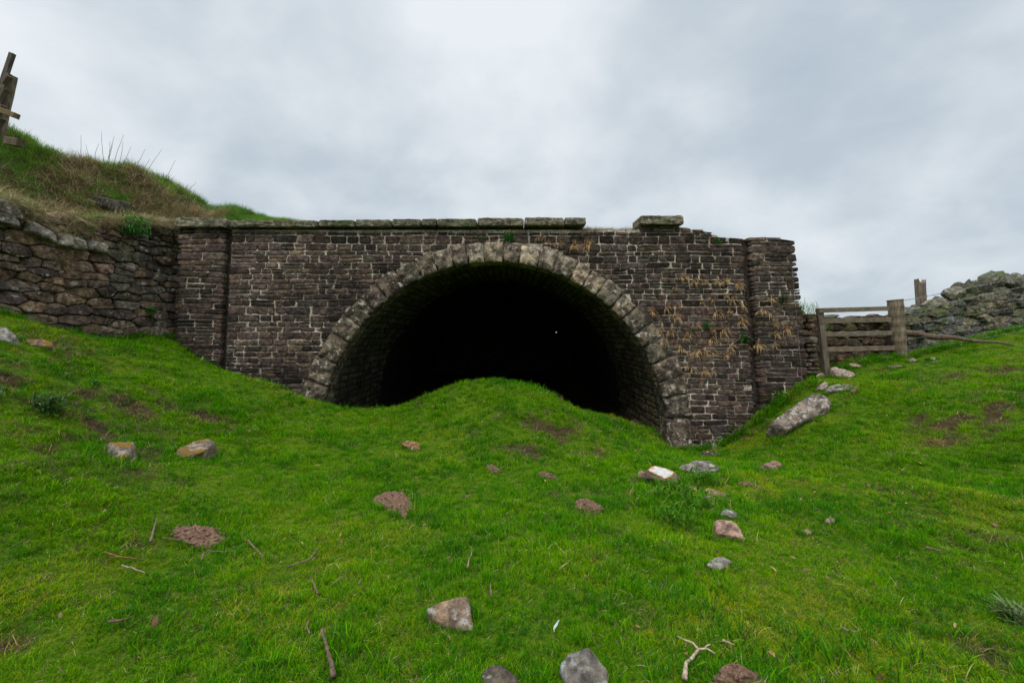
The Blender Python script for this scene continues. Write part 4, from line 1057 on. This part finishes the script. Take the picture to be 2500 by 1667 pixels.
def tuft_mesh(name, nb, rad, L, w, lean, droop, pal, mat, seg=3, seed=0, tip=1.35):
    rs = random.getstate(); random.seed(seed); vs, fs, cs = [], [], []
    for _ in range(nb):
        a = U(0, 2 * math.pi); r = rad * math.sqrt(random.random()); c = random.choice(pal); k = U(.7, 1.3)
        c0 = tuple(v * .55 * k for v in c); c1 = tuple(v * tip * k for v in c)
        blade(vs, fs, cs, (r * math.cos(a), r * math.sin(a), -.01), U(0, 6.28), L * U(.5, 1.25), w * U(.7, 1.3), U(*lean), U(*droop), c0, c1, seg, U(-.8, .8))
    me = bpy.data.meshes.new(name); me.from_pydata(vs, [], fs)
    at = me.attributes.new('col', 'FLOAT_COLOR', 'POINT'); at.data.foreach_set('color', np.array([(*c, 1) for c in cs], np.float32).ravel())
    me.materials.append(mat); me.update(); random.setstate(rs); return me
GA, GB, GC_, GD = (.125, .315, .001), (.20, .36, .001), (.045, .19, .002), (.33, .38, .003)
STRAW, BRN = (.50, .38, .18), (.22, .14, .07)
def inst_obj(name, pts, rot, scl, idx, meshes):
    """one object whose geometry nodes set a tuft at each of its points"""
    col = bpy.data.collections.new(name + '_kinds')
    for k, m in enumerate(meshes):
        col.objects.link(bpy.data.objects.new('%s_kind_%02d' % (name, k), m))
    me = bpy.data.meshes.new(name); me.vertices.add(len(pts)); me.vertices.foreach_set('co', pts.astype(np.float32).ravel())
    a = me.attributes.new('rot', 'FLOAT_VECTOR', 'POINT'); a.data.foreach_set('vector', rot.astype(np.float32).ravel())
    a = me.attributes.new('scl', 'FLOAT', 'POINT'); a.data.foreach_set('value', scl.astype(np.float32))
    a = me.attributes.new('idx', 'INT', 'POINT'); a.data.foreach_set('value', idx.astype(np.int32))
    o = bpy.data.objects.new(name, me); C.objects.link(o)
    ng = bpy.data.node_groups.new(name + '_nodes', 'GeometryNodeTree')
    ng.interface.new_socket('Geometry', in_out='INPUT', socket_type='NodeSocketGeometry'); ng.interface.new_socket('Geometry', in_out='OUTPUT', socket_type='NodeSocketGeometry')
    N = ng.nodes; L = ng.links; gi = N.new('NodeGroupInput'); go = N.new('NodeGroupOutput')
    iop = N.new('GeometryNodeInstanceOnPoints'); ci = N.new('GeometryNodeCollectionInfo'); ci.inputs['Collection'].default_value = col
    ci.inputs['Separate Children'].default_value = True; ci.inputs['Reset Children'].default_value = True
    def na(nm, t):
        n = N.new('GeometryNodeInputNamedAttribute'); n.data_type = t; n.inputs['Name'].default_value = nm
        return [s for s in n.outputs if s.enabled and s.name == 'Attribute'][0]
    L.new(gi.outputs[0], iop.inputs['Points']); L.new(ci.outputs[0], iop.inputs['Instance']); iop.inputs['Pick Instance'].default_value = True
    L.new(na('idx', 'INT'), iop.inputs['Instance Index']); L.new(na('rot', 'FLOAT_VECTOR'), iop.inputs['Rotation'])
    L.new(na('scl', 'FLOAT'), iop.inputs['Scale']); L.new(iop.outputs[0], go.inputs[0])
    md = o.modifiers.new('tufts', 'NODES'); md.node_group = ng; return o

def inside(poly, x, y):
    r = np.zeros(x.shape, bool); n = len(poly)
    for i in range(n):
        x0, y0 = poly[i]; x1, y1 = poly[(i + 1) % n]
        if y0 == y1: continue
        c = ((y0 > y) != (y1 > y)) & (x < (x1 - x0) * (y - y0) / (y1 - y0) + x0); r ^= c
    return r
def in_view(x, y, margin=1.5): return (np.abs(x) < 1.125 * y + margin)
def scatter(x0, x1, y0, y1, dens):
    n = int((x1 - x0) * (y1 - y0) * dens); return RNG.uniform(x0, x1, n), RNG.uniform(y0, y1, n)
def turf_points():
    X, Y, S = [], [], []
    for (x0, x1, y0, y1, dens, sc) in [(-5, 5, .7, 3.2, DENS[0], .85), (-7.5, 7.5, 3.2, 5.2, DENS[1], 1.0), (-7.6, 9, 5.2, 7.4, DENS[2], 1.25), (-7.4, 14, 7.4, 11.5, DENS[3], 1.45)]:
        x, y = scatter(x0, x1, y0, y1, dens); k = in_view(x, y); X.append(x[k]); Y.append(y[k]); S.append(np.full(k.sum(), sc))
    x, y, s = map(np.concatenate, (X, Y, S))
    # not inside masonry or under the tunnel
    lw = LW_A.x + (y - LW_A.y) * (LW_B.x - LW_A.x) / (LW_B.y - LW_A.y) + .02
    k = (x > lw)
    arch = (np.abs(x - ACX) < 3.25)
    z = gz(x, y)
    wy = 8.9 + (0.11 + 0.006 * x) * (z - 1.6) - .10
    k &= (y < wy - .06) | (arch & (y < 10.1 - RNG.random(len(x)) * .9)) | (x > END_R + .3)
    ry = RW_A.y + (x - RW_A.x) * (RW_B.y - RW_A.y) / (RW_B.x - RW_A.x); k &= (y < ry - .05) | (x < 5.5)
    for kind, poly in footprints:
        k &= ~inside(poly, x, y)
    x, y, s, z = x[k], y[k], s[k], z[k]
    b = bare(x, y); keep = RNG.random(len(x)) > np.clip((b - .6) * .5, 0, .3)
    return x[keep], y[keep], z[keep], s[keep], b[keep]
DENS = (1500, 900, 520, 330)
x, y, z, s, b = turf_points()
kinds = []
for sd in range(4): kinds.append(tuft_mesh('g%d' % sd, 26, .05, .058, .0042, (.1, .95), (.3, 1.5), [GA, GB, GA, GC_, GB], M['leaf'], 3, sd))
for sd in range(3): kinds.append(tuft_mesh('y%d' % sd, 24, .05, .050, .0038, (.2, 1.1), (.3, 1.5), [GD, GB, GD, (.22, .28, .03)], M['leaf'], 3, 10 + sd))
for sd in range(2): kinds.append(tuft_mesh('d%d' % sd, 24, .05, .075, .0045, (.1, .8), (.3, 1.4), [GC_, (.025, .15, .012), GA], M['leaf'], 3, 20 + sd))
for sd in range(3): kinds.append(tuft_mesh('m%d' % sd, 20, .055, .055, .0038, (.3, 1.4), (.0, 1.4), [STRAW, BRN, (.10, .065, .035), (.14, .10, .05), GB, (.28, .2, .1)], M['leaf'], 3, 30 + sd, tip=1.1))
for sd in range(3): kinds.append(tuft_mesh('s%d' % sd, 5, .05, .075, .0044, (.7, 1.5), (-.2, 1.6), [(.62, .50, .26), (.66, .56, .34), (.45, .32, .17)], M['dead'], 4, 40 + sd, tip=1.0))
pat = vfbm(x * .8 + 60, y * .8 + 12, 4) + .22 * RNG.standard_normal(len(x)); pat2 = vfbm(x * 1.9 + 20, y * 1.9 + 33, 3) + .3 * RNG.standard_normal(len(x))
idx = RNG.integers(0, 4, len(x))
idx = np.where(pat > .2, 4 + RNG.integers(0, 3, len(x)), idx)
idx = np.where(pat2 < -.28, 7 + RNG.integers(0, 2, len(x)), idx)
r_ = RNG.random(len(x))
idx = np.where(r_ < np.clip(b * 1.05 - .02, 0.12, .93), 9 + RNG.integers(0, 3, len(x)), idx)
idx = np.where(r_ > .915, 12 + RNG.integers(0, 3, len(x)), idx)
rot = np.stack([RNG.normal(0, .12, len(x)), RNG.normal(0, .12, len(x)), RNG.uniform(0, 6.28, len(x))], -1)
sz = .86 * s * RNG.uniform(.5, 1.3, len(x)) * (1 + .6 * vfbm(x * 2.6, y * 2.6, 3))  * np.where(y > 8.8, .8, 1)
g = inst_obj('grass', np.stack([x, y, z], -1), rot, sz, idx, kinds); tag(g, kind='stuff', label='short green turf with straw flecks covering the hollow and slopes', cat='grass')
print('turf tufts', len(x))

# longer grass along the feet of walls and stones, rough weeds among the stones
def edge_grass():
    P = []
    for px, py, n, spread in [(1650, 1235, 90, .28), (1740, 1180, 60, .2), (1690, 1250, 60, .2), (1620, 1215, 60, .25), (2120, 1660, 60, .35), (1880, 1650, 40, .3), (780, 1650, 30, .3), (230, 1110, 50, .2), (310, 1090, 30, .1)]:
        h = hit(px, py)
        for _ in range(n): P.append((h.x + random.gauss(0, spread), h.y + random.gauss(0, spread * .6), U(.7, 1.35)))
    for kind, poly in footprints:
        cx_ = sum(p[0] for p in poly) / len(poly); cy_ = sum(p[1] for p in poly) / len(poly); per = sum(math.hypot(a[0] - b[0], a[1] - b[1]) for a, b in zip(poly, poly[1:] + poly[:1]))
        for _ in range(int(per * 34) + 6):
            i = random.randrange(len(poly)); a, b = poly[i], poly[(i + 1) % len(poly)]; t = random.random(); px_, py_ = a[0] + (b[0] - a[0]) * t, a[1] + (b[1] - a[1]) * t
            d = math.hypot(px_ - cx_, py_ - cy_) + 1e-6; k = 1 + U(.0, .05) / d; P.append((cx_ + (px_ - cx_) * k, cy_ + (py_ - cy_) * k, U(.5, 1.0) * (1 if cy_ > 3.5 else .75)))
    for a, b_, n in [((-6.7, 8.9), (-4.0, 8.65), 260), ((-4.0, 8.65), (-3.4, 8.6), 60), ((3.1, 8.5), (4.6, 8.5), 130), ((4.6, 8.45), (5.7, 8.6), 140), ((-7.2, 5.2), (-6.75, 8.9), 240), ((6.1, 9.3), (8.5, 9.8), 150), ((8.4, 9.75), (12, 10.6), 260)]:
        for _ in range(n):
            t = random.random(); P.append((a[0] + (b_[0] - a[0]) * t + U(-.05, .05), a[1] + (b_[1] - a[1]) * t + U(-.1, .06), U(.9, 1.9)))
    bx, by = RNG.uniform(-7, 11, 26000), RNG.uniform(1.5, 9, 26000); kb = (bare(bx, by) > .5) & (by < 8.4) & (bx > -6.6) & (RNG.random(26000) < .5); nb = len(P)
    for a, b_ in zip(bx[kb], by[kb]): P.append((a, b_, U(.5, 1.05)))
    P = np.array(P); isb = np.arange(len(P)) >= nb; z = gz(P[:, 0], P[:, 1]); k = np.ones(len(P), bool)
    for kind, poly in footprints: k &= ~inside(poly, P[:, 0], P[:, 1])
    P, z, isb = P[k], z[k], isb[k]; n = len(P); print('long tufts', n)
    ks = [tuft_mesh('e%d' % i, 22, .05, .10, .005, (.1, .6), (.4, 1.5), [GC_, GA, (.03, .16, .01)], M['leaf'], 4, 60 + i) for i in range(3)] + [tuft_mesh('e9', 16, .05, .10, .004, (.2, .9), (.4, 1.5), [STRAW, BRN, GD], M['leaf'], 4, 66)]
    o = inst_obj('long_grass', np.stack([P[:, 0], P[:, 1], z], -1), np.stack([RNG.normal(0, .1, n), RNG.normal(0, .1, n), RNG.uniform(0, 6.28, n)], -1), P[:, 2], np.where(RNG.random(n) < np.where(isb, .75, .12), 3, RNG.integers(0, 3, n)), ks)
    tag(o, kind='stuff', label='darker longer grass along wall feet and between the fallen stones', cat='grass')
edge_grass()
def bank_grass():
    X, Y, K, Sx, R = [], [], [], [], []
    rng = RNG
    for _ in range(30000):
        s = rng.uniform(2.2, 22.3); t = rng.uniform(0, 1) ** 1.5 * 3.6
        if 6 < s < 7 and rng.random() < .1: pass
        if s > 8.8 and not (15.2 < s < 17.4) and rng.random() < .6: continue
        x, y = emb_xy(s, t); left = x < -6.3
        if s > 7 and not left and t > 1.6: continue
        # brown and hanging towards the wall, green on the crest
        if left:
            n = vn(x * 1.7, y * 1.7); brown = 1.12 - t * .6 + .8 * n
            if brown > rng.uniform(.1, .9): K.append(rng.integers(0, 3)); Sx.append(rng.uniform(.7, 1.5))
            else: K.append(3 + rng.integers(0, 3)); Sx.append(rng.uniform(.7, 1.4))
            R.append((rng.normal(0, .25), rng.normal(.15, .25), rng.uniform(0, 6.28)))
        else:
            if x < -4.8: K.append(3 + rng.integers(0, 3)); Sx.append(rng.uniform(.35, .75))
            elif x > 5.6: K.append(3 + rng.integers(0, 3)); Sx.append(rng.uniform(.5, .8))
            else: K.append(6 + rng.integers(0, 2)); Sx.append(rng.uniform(.35, .8) if x < 1.5 else rng.uniform(.6, 1.0))
            R.append((rng.normal(0, .1), rng.normal(0, .1), rng.uniform(0, 6.28)))
        X.append(x); Y.append(y)
    X = np.array(X); Y = np.array(Y); Z = ez(X, Y)
    for _ in range(800):
        s = rng.uniform(.5, LW_LEN); dn = abs(rng.normal(0, .22 if 3.75 < s < 4.75 else .05)) * (1 + .8 * vn(np.array(s * 2.3), np.array(4.))); n_ = float(vn(np.array(s * 3.1), np.array(dn * 3 + 7.)))
        if n_ < -.25: continue
        p = PL(s, ltop(s) + .05 - dn, .02 + rng.uniform(0, .05)); X = np.append(X, p[0]); Y = np.append(Y, p[1]); Z = np.append(Z, p[2])
        K.append(rng.integers(0, 3) if rng.random() < .8 else 3 + rng.integers(0, 3)); Sx.append(rng.uniform(.5, 1.1)); R.append((rng.normal(0, .2), rng.uniform(.4, 1.1), rng.normal(-.2, .4)))
    # grass hanging over the edge of the retaining wall
    ks = [tuft_mesh('b%d' % i, 30, .06, .24, .0045, (.5, 1.5), (.5, 1.9), [(.50, .37, .20), (.40, .28, .15), (.58, .46, .28), (.30, .21, .11), (.17, .22, .05)], M['dead'], 5, 80 + i, tip=1.15) for i in range(3)]
    ks += [tuft_mesh('k%d' % i, 26, .06, .17, .005, (.1, .8), (.3, 1.5), [(.10, .24, .02), (.14, .27, .03), (.07, .19, .02), (.24, .27, .06)], M['leaf'], 4, 90 + i) for i in range(3)]
    ks += [tuft_mesh('w%d' % i, 12, .05, .14, .0035, (.1, .7), (.2, 1.2), [(.30, .26, .12), (.12, .18, .04), (.36, .28, .14)], M['dead'], 4, 100 + i) for i in range(2)]
    o = inst_obj('bank_grass', np.stack([X, Y, Z - .01], -1), np.array(R), np.array(Sx), np.array(K), ks)
    tag(o, kind='stuff', label='long brown and green tussock grass on the bank and along the portal top', cat='grass')
bank_grass()

# dead leaf flecks and straw litter
def litter():
    x, y = scatter(-6.5, 8, 1.1, 7.5, 9); k = in_view(x, y, .2) & (x > -6.3); x, y = x[k], y[k]; d = RNG.random(len(x)) < np.where(x > .8, 1.0, .45); x, y = x[d], y[d]
    z = gz(x, y) + .022; n = len(x)
    def leafm(i):
        rs = random.getstate(); random.seed(200 + i); vs, fs = [], []
        L, w = U(.03, .05), U(.004, .008)
        for k in range(5):
            t = k / 4; ww = w * math.sin(math.pi * (.1 + .85 * t)); vs += [((t - .5) * L, -ww, .008 * math.sin(3 * t)), ((t - .5) * L, ww, .012 * math.cos(2 * t + i))]
        for k in range(4): fs.append((2 * k, 2 * k + 1, 2 * k + 3, 2 * k + 2))
        me = bpy.data.meshes.new('leaf'); me.from_pydata(vs, [], fs); c = [(.26, .12, .05), (.34, .19, .09), (.15, .075, .04), (.28, .16, .10)][i % 4]
        at = me.attributes.new('col', 'FLOAT_COLOR', 'POINT'); at.data.foreach_set('color', np.array([(*c, 1)] * len(vs), np.float32).ravel()); me.materials.append(M['plain']); random.setstate(rs); return me
    o = inst_obj('leaf_litter', np.stack([x, y, z], -1), np.stack([RNG.normal(0, .4, n), RNG.normal(0, .4, n), RNG.uniform(0, 6.28, n)], -1), RNG.uniform(.6, 1.2, n), RNG.integers(0, 6, n), [leafm(i) for i in range(6)])
    tag(o, kind='stuff', label='scattered shrivelled brown leaves lying on the turf', cat='leaves')
litter()

# wall plants
def facing(root, px, py, off=.03):
    x, z = wp(px, py); p = Vector(PW(x, z, off + pier_off(x))); root.location = p; return root
dead_meshes = []
for sd in range(5):
    rs = random.getstate(); random.seed(300 + sd); vs, fs, cs = [], [], []
    for _ in range(34 - 4 * sd):
        c = random.choice([(.66, .42, .19), (.74, .52, .28), (.52, .32, .15), (.70, .46, .22)])
        az = -math.pi / 2 + U(-.75, .75); L = U(.08, .25) * (1 + .25 * sd / 5)
        blade(vs, fs, cs, (U(-.04, .04), .02, U(-.015, .02)), az, L, .0085, U(.4, 1.5), U(1.3, 2.6), tuple(v * .7 for v in c), c, 5, U(-.4, .4))
    me = bpy.data.meshes.new('dead_grass_tuft'); me.from_pydata(vs, [], fs)
    at = me.attributes.new('col', 'FLOAT_COLOR', 'POINT'); at.data.foreach_set('color', np.array([(*c, 1) for c in cs], np.float32).ravel()); me.materials.append(M['dead'])
    dead_meshes.append(me); random.setstate(rs)
tufts = c4([(620, 440), (645, 438), (700, 462), (740, 460), (780, 462), (830, 460), (880, 440), (870, 462), (970, 465), (580, 505), (975, 505), (900, 540), (930, 562), (750, 585), (820, 570), (785, 605), (990, 608), (565, 625), (600, 600), (450, 628), (465, 655), (600, 668), (670, 685), (860, 650), (985, 660), (905, 635), (715, 720), (980, 700), (1100, 640), (1130, 650), (1175, 680), (1165, 700), (505, 745), (575, 755), (665, 775), (668, 800), (820, 740), (880, 760), (545, 815), (600, 830), (625, 860), (675, 890), (725, 870), (770, 865), (900, 800), (915, 880), (905, 895), (945, 850), (840, 880), (1040, 845), (1075, 845), (1180, 770), (1170, 828), (810, 800), (690, 970), (760, 992), (800, 985), (735, 1050), (30, 245), (90, 235), (1145, 560), (1250, 730)]) + [(900 + .3317 * a, 480 + .3317 * b) for a, b in [(1280, 305), (1330, 345), (1410, 365), (1520, 370), (1600, 365), (1265, 330), (1400, 340)]]
for k, (px, py) in enumerate(tufts):
    o = bpy.data.objects.new('dead_grass_tuft', dead_meshes[k % 5]); C.objects.link(o); facing(o, px + U(-7, 7), py + U(-5, 5), .02)
    o.rotation_euler = (0, 0, U(-.25, .25)); sc_ = U(.6, 1.5); o.scale = (sc_ * U(.6, 1.2), sc_, sc_ * U(.8, 1.3))
    tag(o, 'dry straw-coloured grass tuft hanging from a joint on the right half of the portal wall', 'grass tuft', 'dry grass tufts hanging on the portal wall')
def leafy(name, loc, label, n=26, L=.16, w=.035, pal=((.05, .16, .02),), spread=1.0, up=.3, flowers=0, fcol=(.8, .5, .02), cat='plant', wall=True, sphere=0.0, seg=4, seed=1):
    rs = random.getstate(); random.seed(seed); root = empty(name, loc); vs, fs, cs = [], [], []
    for _ in range(n):
        az = (-math.pi / 2 + U(-1.5, 1.5)) if wall else U(0, 6.28); c = random.choice(pal); k = U(.65, 1.35); c = tuple(v * k for v in c)
        o_ = Vector((U(-1, 1), U(-1, .2) if wall else U(-1, 1), U(-.7, 1))) * sphere
        blade(vs, fs, cs, o_, az, L * U(.6, 1.2), w * U(.7, 1.2), U(up, up + spread), U(.1, 1.3), tuple(v * .7 for v in c), tuple(v * 1.2 for v in c), seg, U(-.5, .5))
    me = bpy.data.meshes.new('leaves'); me.from_pydata(vs, [], fs); at = me.attributes.new('col', 'FLOAT_COLOR', 'POINT')
    at.data.foreach_set('color', np.array([(*c, 1) for c in cs], np.float32).ravel()); me.materials.append(M['plant'])
    o = bpy.data.objects.new('leaves', me); C.objects.link(o); o.parent = root
    for i in range(flowers):
        m2 = MB(); p = Vector((U(-1, 1) * (sphere + .06), -U(.03, .1) - sphere * .6, U(.3, 1) * (sphere + L * .9)))
        tube(m2, [(p.x * .3, 0, 0), tuple(p)], .0018, (.10, .2, .04), 4); rock_blob(m2, p, (.011, .011, .008), fcol, 0, i, 1)
        m2.build('flower', M['plain'], root)
    tag(root, label, cat); random.setstate(rs); return root
DG = ((.06, .22, .035), (.04, .16, .025), (.10, .27, .05))
def wl(px, py, off=.03): x, z = wp(px, py); return PW(x, z, off + pier_off(x))
leafy('leafy_weed', wl(1243, 585, .06), 'bushy green weed with orange buds growing over the crown of the arch', 130, .09, .022, DG, 1.1, .1, 7, (.6, .2, .05), sphere=.09, seed=3)
leafy('leafy_weed', wl(1172, 587, .05), 'small weed with a yellow flower left of the arch crown', 30, .07, .015, DG, 1.3, .3, 2, sphere=.03, seed=4)
leafy('grass_clump', wl(1722, 800), 'dense dark green grassy clump in the middle of the right wall', 90, .15, .010, DG, 1.2, .1, sphere=.03, seed=5, seg=5)
leafy('dandelion', wl(1812, 832, .05), 'broad-leaved bright green weed beside the right pier groove', 44, .17, .035, ((.07, .22, .03), (.10, .26, .04)), 1.5, .2, sphere=.06, seed=6, seg=5)
leafy('grass_clump', wl(1690, 810), 'small bright green clump left of the dense dark one on the right wall', 40, .10, .012, ((.10, .22, .03),), 1.4, .3, sphere=.02, seed=7)
leafy('leafy_weed', wl(1901, 735, .05), 'dark bushy weed high on the right end pier', 120, .08, .018, ((.05, .10, .03), (.07, .12, .04), (.12, .12, .04)), 1.3, .2, sphere=.09, seed=8)
leafy('grass_clump', wl(1750, 592), 'low green cushion near the broken top of the right wall', 60, .06, .012, DG, 1.3, .2, sphere=.07, seed=9)
leafy('leafy_weed', wl(1602, 722), 'faint small weed to the right of the arch ring shoulder', 26, .08, .012, DG, 1.3, .2, sphere=.03, seed=10)
for i, (a, b, lb) in enumerate([(728, 737, 'tiny moss cushion on the upper left wall face'), (765, 830, 'moss cushion on the left wall face close to the arch ring, upper one'), (760, 842, 'moss cushion on the left wall face close to the arch ring, lower one')]):
    leafy('moss_cushion', wl(a, b), lb, 30, .035, .008, ((.09, .14, .02),), 1.4, .2, sphere=.02, seed=20 + i)
def lwp(px, py):       # a point on the left wall under a pixel
    t = (px - CX) / F; d = (LW_B - LW_A); k = (LW_A.x - t * LW_A.y) / (t * d.y - d.x); q = LW_A + d * k
    return (q.x + .06, q.y - .05, EYE + (HZ - py) / F * q.y)
leafy('leafy_weed', lwp(328, 560), 'thick dark green shrubby weed with yellow flowers hanging over the left retaining wall', 330, .10, .024, DG, 1.3, .1, 9, (.7, .6, .05), sphere=.19, seed=11, wall=False)
leafy('leafy_weed', lwp(303, 605), 'pale yellowish weed below the shrubby one on the left retaining wall', 60, .07, .014, ((.12, .17, .04), (.09, .13, .03)), 1.3, .2, sphere=.07, seed=12, wall=False)
leafy('leafy_weed', lwp(366, 762), 'low green weed near the foot of the left retaining wall', 70, .08, .02, DG, 1.3, .2, sphere=.07, seed=13, wall=False)
leafy('leafy_weed', lwp(420, 820), 'dark weed in the corner where the retaining wall meets the portal', 70, .10, .012, DG, 1.2, .1, sphere=.06, seed=14, wall=False)
leafy('leafy_weed', lwp(436, 618), 'small weed in the upper corner between retaining wall and portal', 50, .07, .012, ((.08, .14, .03), (.2, .14, .06)), 1.3, .2, sphere=.07, seed=15, wall=False)
leafy('grass_clump', tuple(G(1972, 772, 9.95)), 'fresh green grass sprouting behind the wall end beside the right pier', 260, .20, .010, ((.09, .24, .02), (.13, .27, .03)), .9, .1, sphere=.22, seed=40, wall=False, seg=4)
h = hit(120, 1000); leafy('thistle', (h.x, h.y, h.z + .02), 'bluish green thistle clump on the left slope', 150, .13, .022, ((.09, .16, .05), (.11, .18, .06), (.07, .13, .03)), 1.2, .2, sphere=.10, seed=16, wall=False)
h = hit(2478, 1515); leafy('thistle', (h.x, h.y, h.z + .01), 'grey-green thistle clump at the right edge of the foreground', 120, .09, .016, ((.16, .21, .09), (.11, .16, .05)), 1.2, .4, sphere=.06, seed=17, wall=False)
h = hit(230, 940); leafy('leafy_weed', (h.x, h.y, h.z + .02), 'small green rosette on the left slope above the thistle', 40, .08, .02, DG, 1.2, .4, sphere=.03, seed=18, wall=False)
for px, py, sz_, lb, sd in [(1640, 1225, .16, 'dark green nettles just below the white-painted stone', 31), (1715, 1185, .13, 'dark green nettles in front of the broad grey pointed stone', 32), (1700, 1245, .13, 'dark green nettles left of the trio of stones', 33), (1655, 1285, .12, 'lowest dark green nettle clump, left of the lichen-crusted stone', 34), (1905, 985, .2, 'dark weeds on the slope against the right pier foot', 35), (1800, 1065, .2, 'brownish green weeds at the foot of the wall right of the arch springing', 36)]:
    h = hit(px, py); leafy('nettle_clump', (h.x, h.y, h.z + .03), lb, 150, .075, .022, ((.05, .15, .01), (.07, .19, .015), (.09, .20, .015)) if sd < 36 else ((.08, .15, .03), (.2, .15, .07), (.06, .14, .03)), 1.3, .2, sphere=sz_, seed=sd, wall=False, cat='nettles')
# bare stems on the bank skyline
stems = [([(200, 398, 198, 330), (233, 400, 210, 352), (233, 390, 242, 350)], 'leftmost clump of thin bare stems on the bank skyline'),
         ([(258, 402, 248, 322), (258, 402, 279, 332), (264, 402, 276, 350), (256, 402, 268, 345)], 'tallest clump of thin bare stems on the bank skyline'),
         ([(275, 408, 302, 330), (282, 408, 300, 345), (285, 410, 320, 358), (294, 415, 313, 385), (300, 420, 316, 387)], 'clump of bare stems just right of the tallest one'),
         ([(325, 430, 355, 364), (342, 442, 396, 364), (332, 432, 366, 388)], 'pair of long leaning bare stems where the bank begins to fall'),
         ([(382, 468, 428, 392), (374, 460, 390, 422), (390, 470, 414, 430)], 'curved bare stems low on the falling bank'),
         ([(415, 485, 480, 445), (420, 482, 445, 455), (458, 498, 474, 466)], 'low arching bare stems next to the portal top')]
for sp, lb in stems:
    base = G(sp[0][0], sp[0][1] + 12, 9.1); mb = MB()
    for (a, b, c, d) in sp:
        p0, p1 = G(a, b + 12, 9.1), G(c, d, 9.0 + U(-.1, .1)); bend = Vector((U(-.04, .04), 0, 0))
        pts = [p0.lerp(p1, k / 8) + bend * math.sin(math.pi * k / 8) + Vector((.008 * nz(k * .9, a), 0, 0)) for k in range(9)]
        tube(mb, [p - base for p in pts], [.0052 * (1 - .6 * k / 8) for k in range(9)], (.55, .5, .42), 5)
    o = mb.build('bare_stems', M['bark'], smooth=True); o.location = base; tag(o, lb, 'stems')
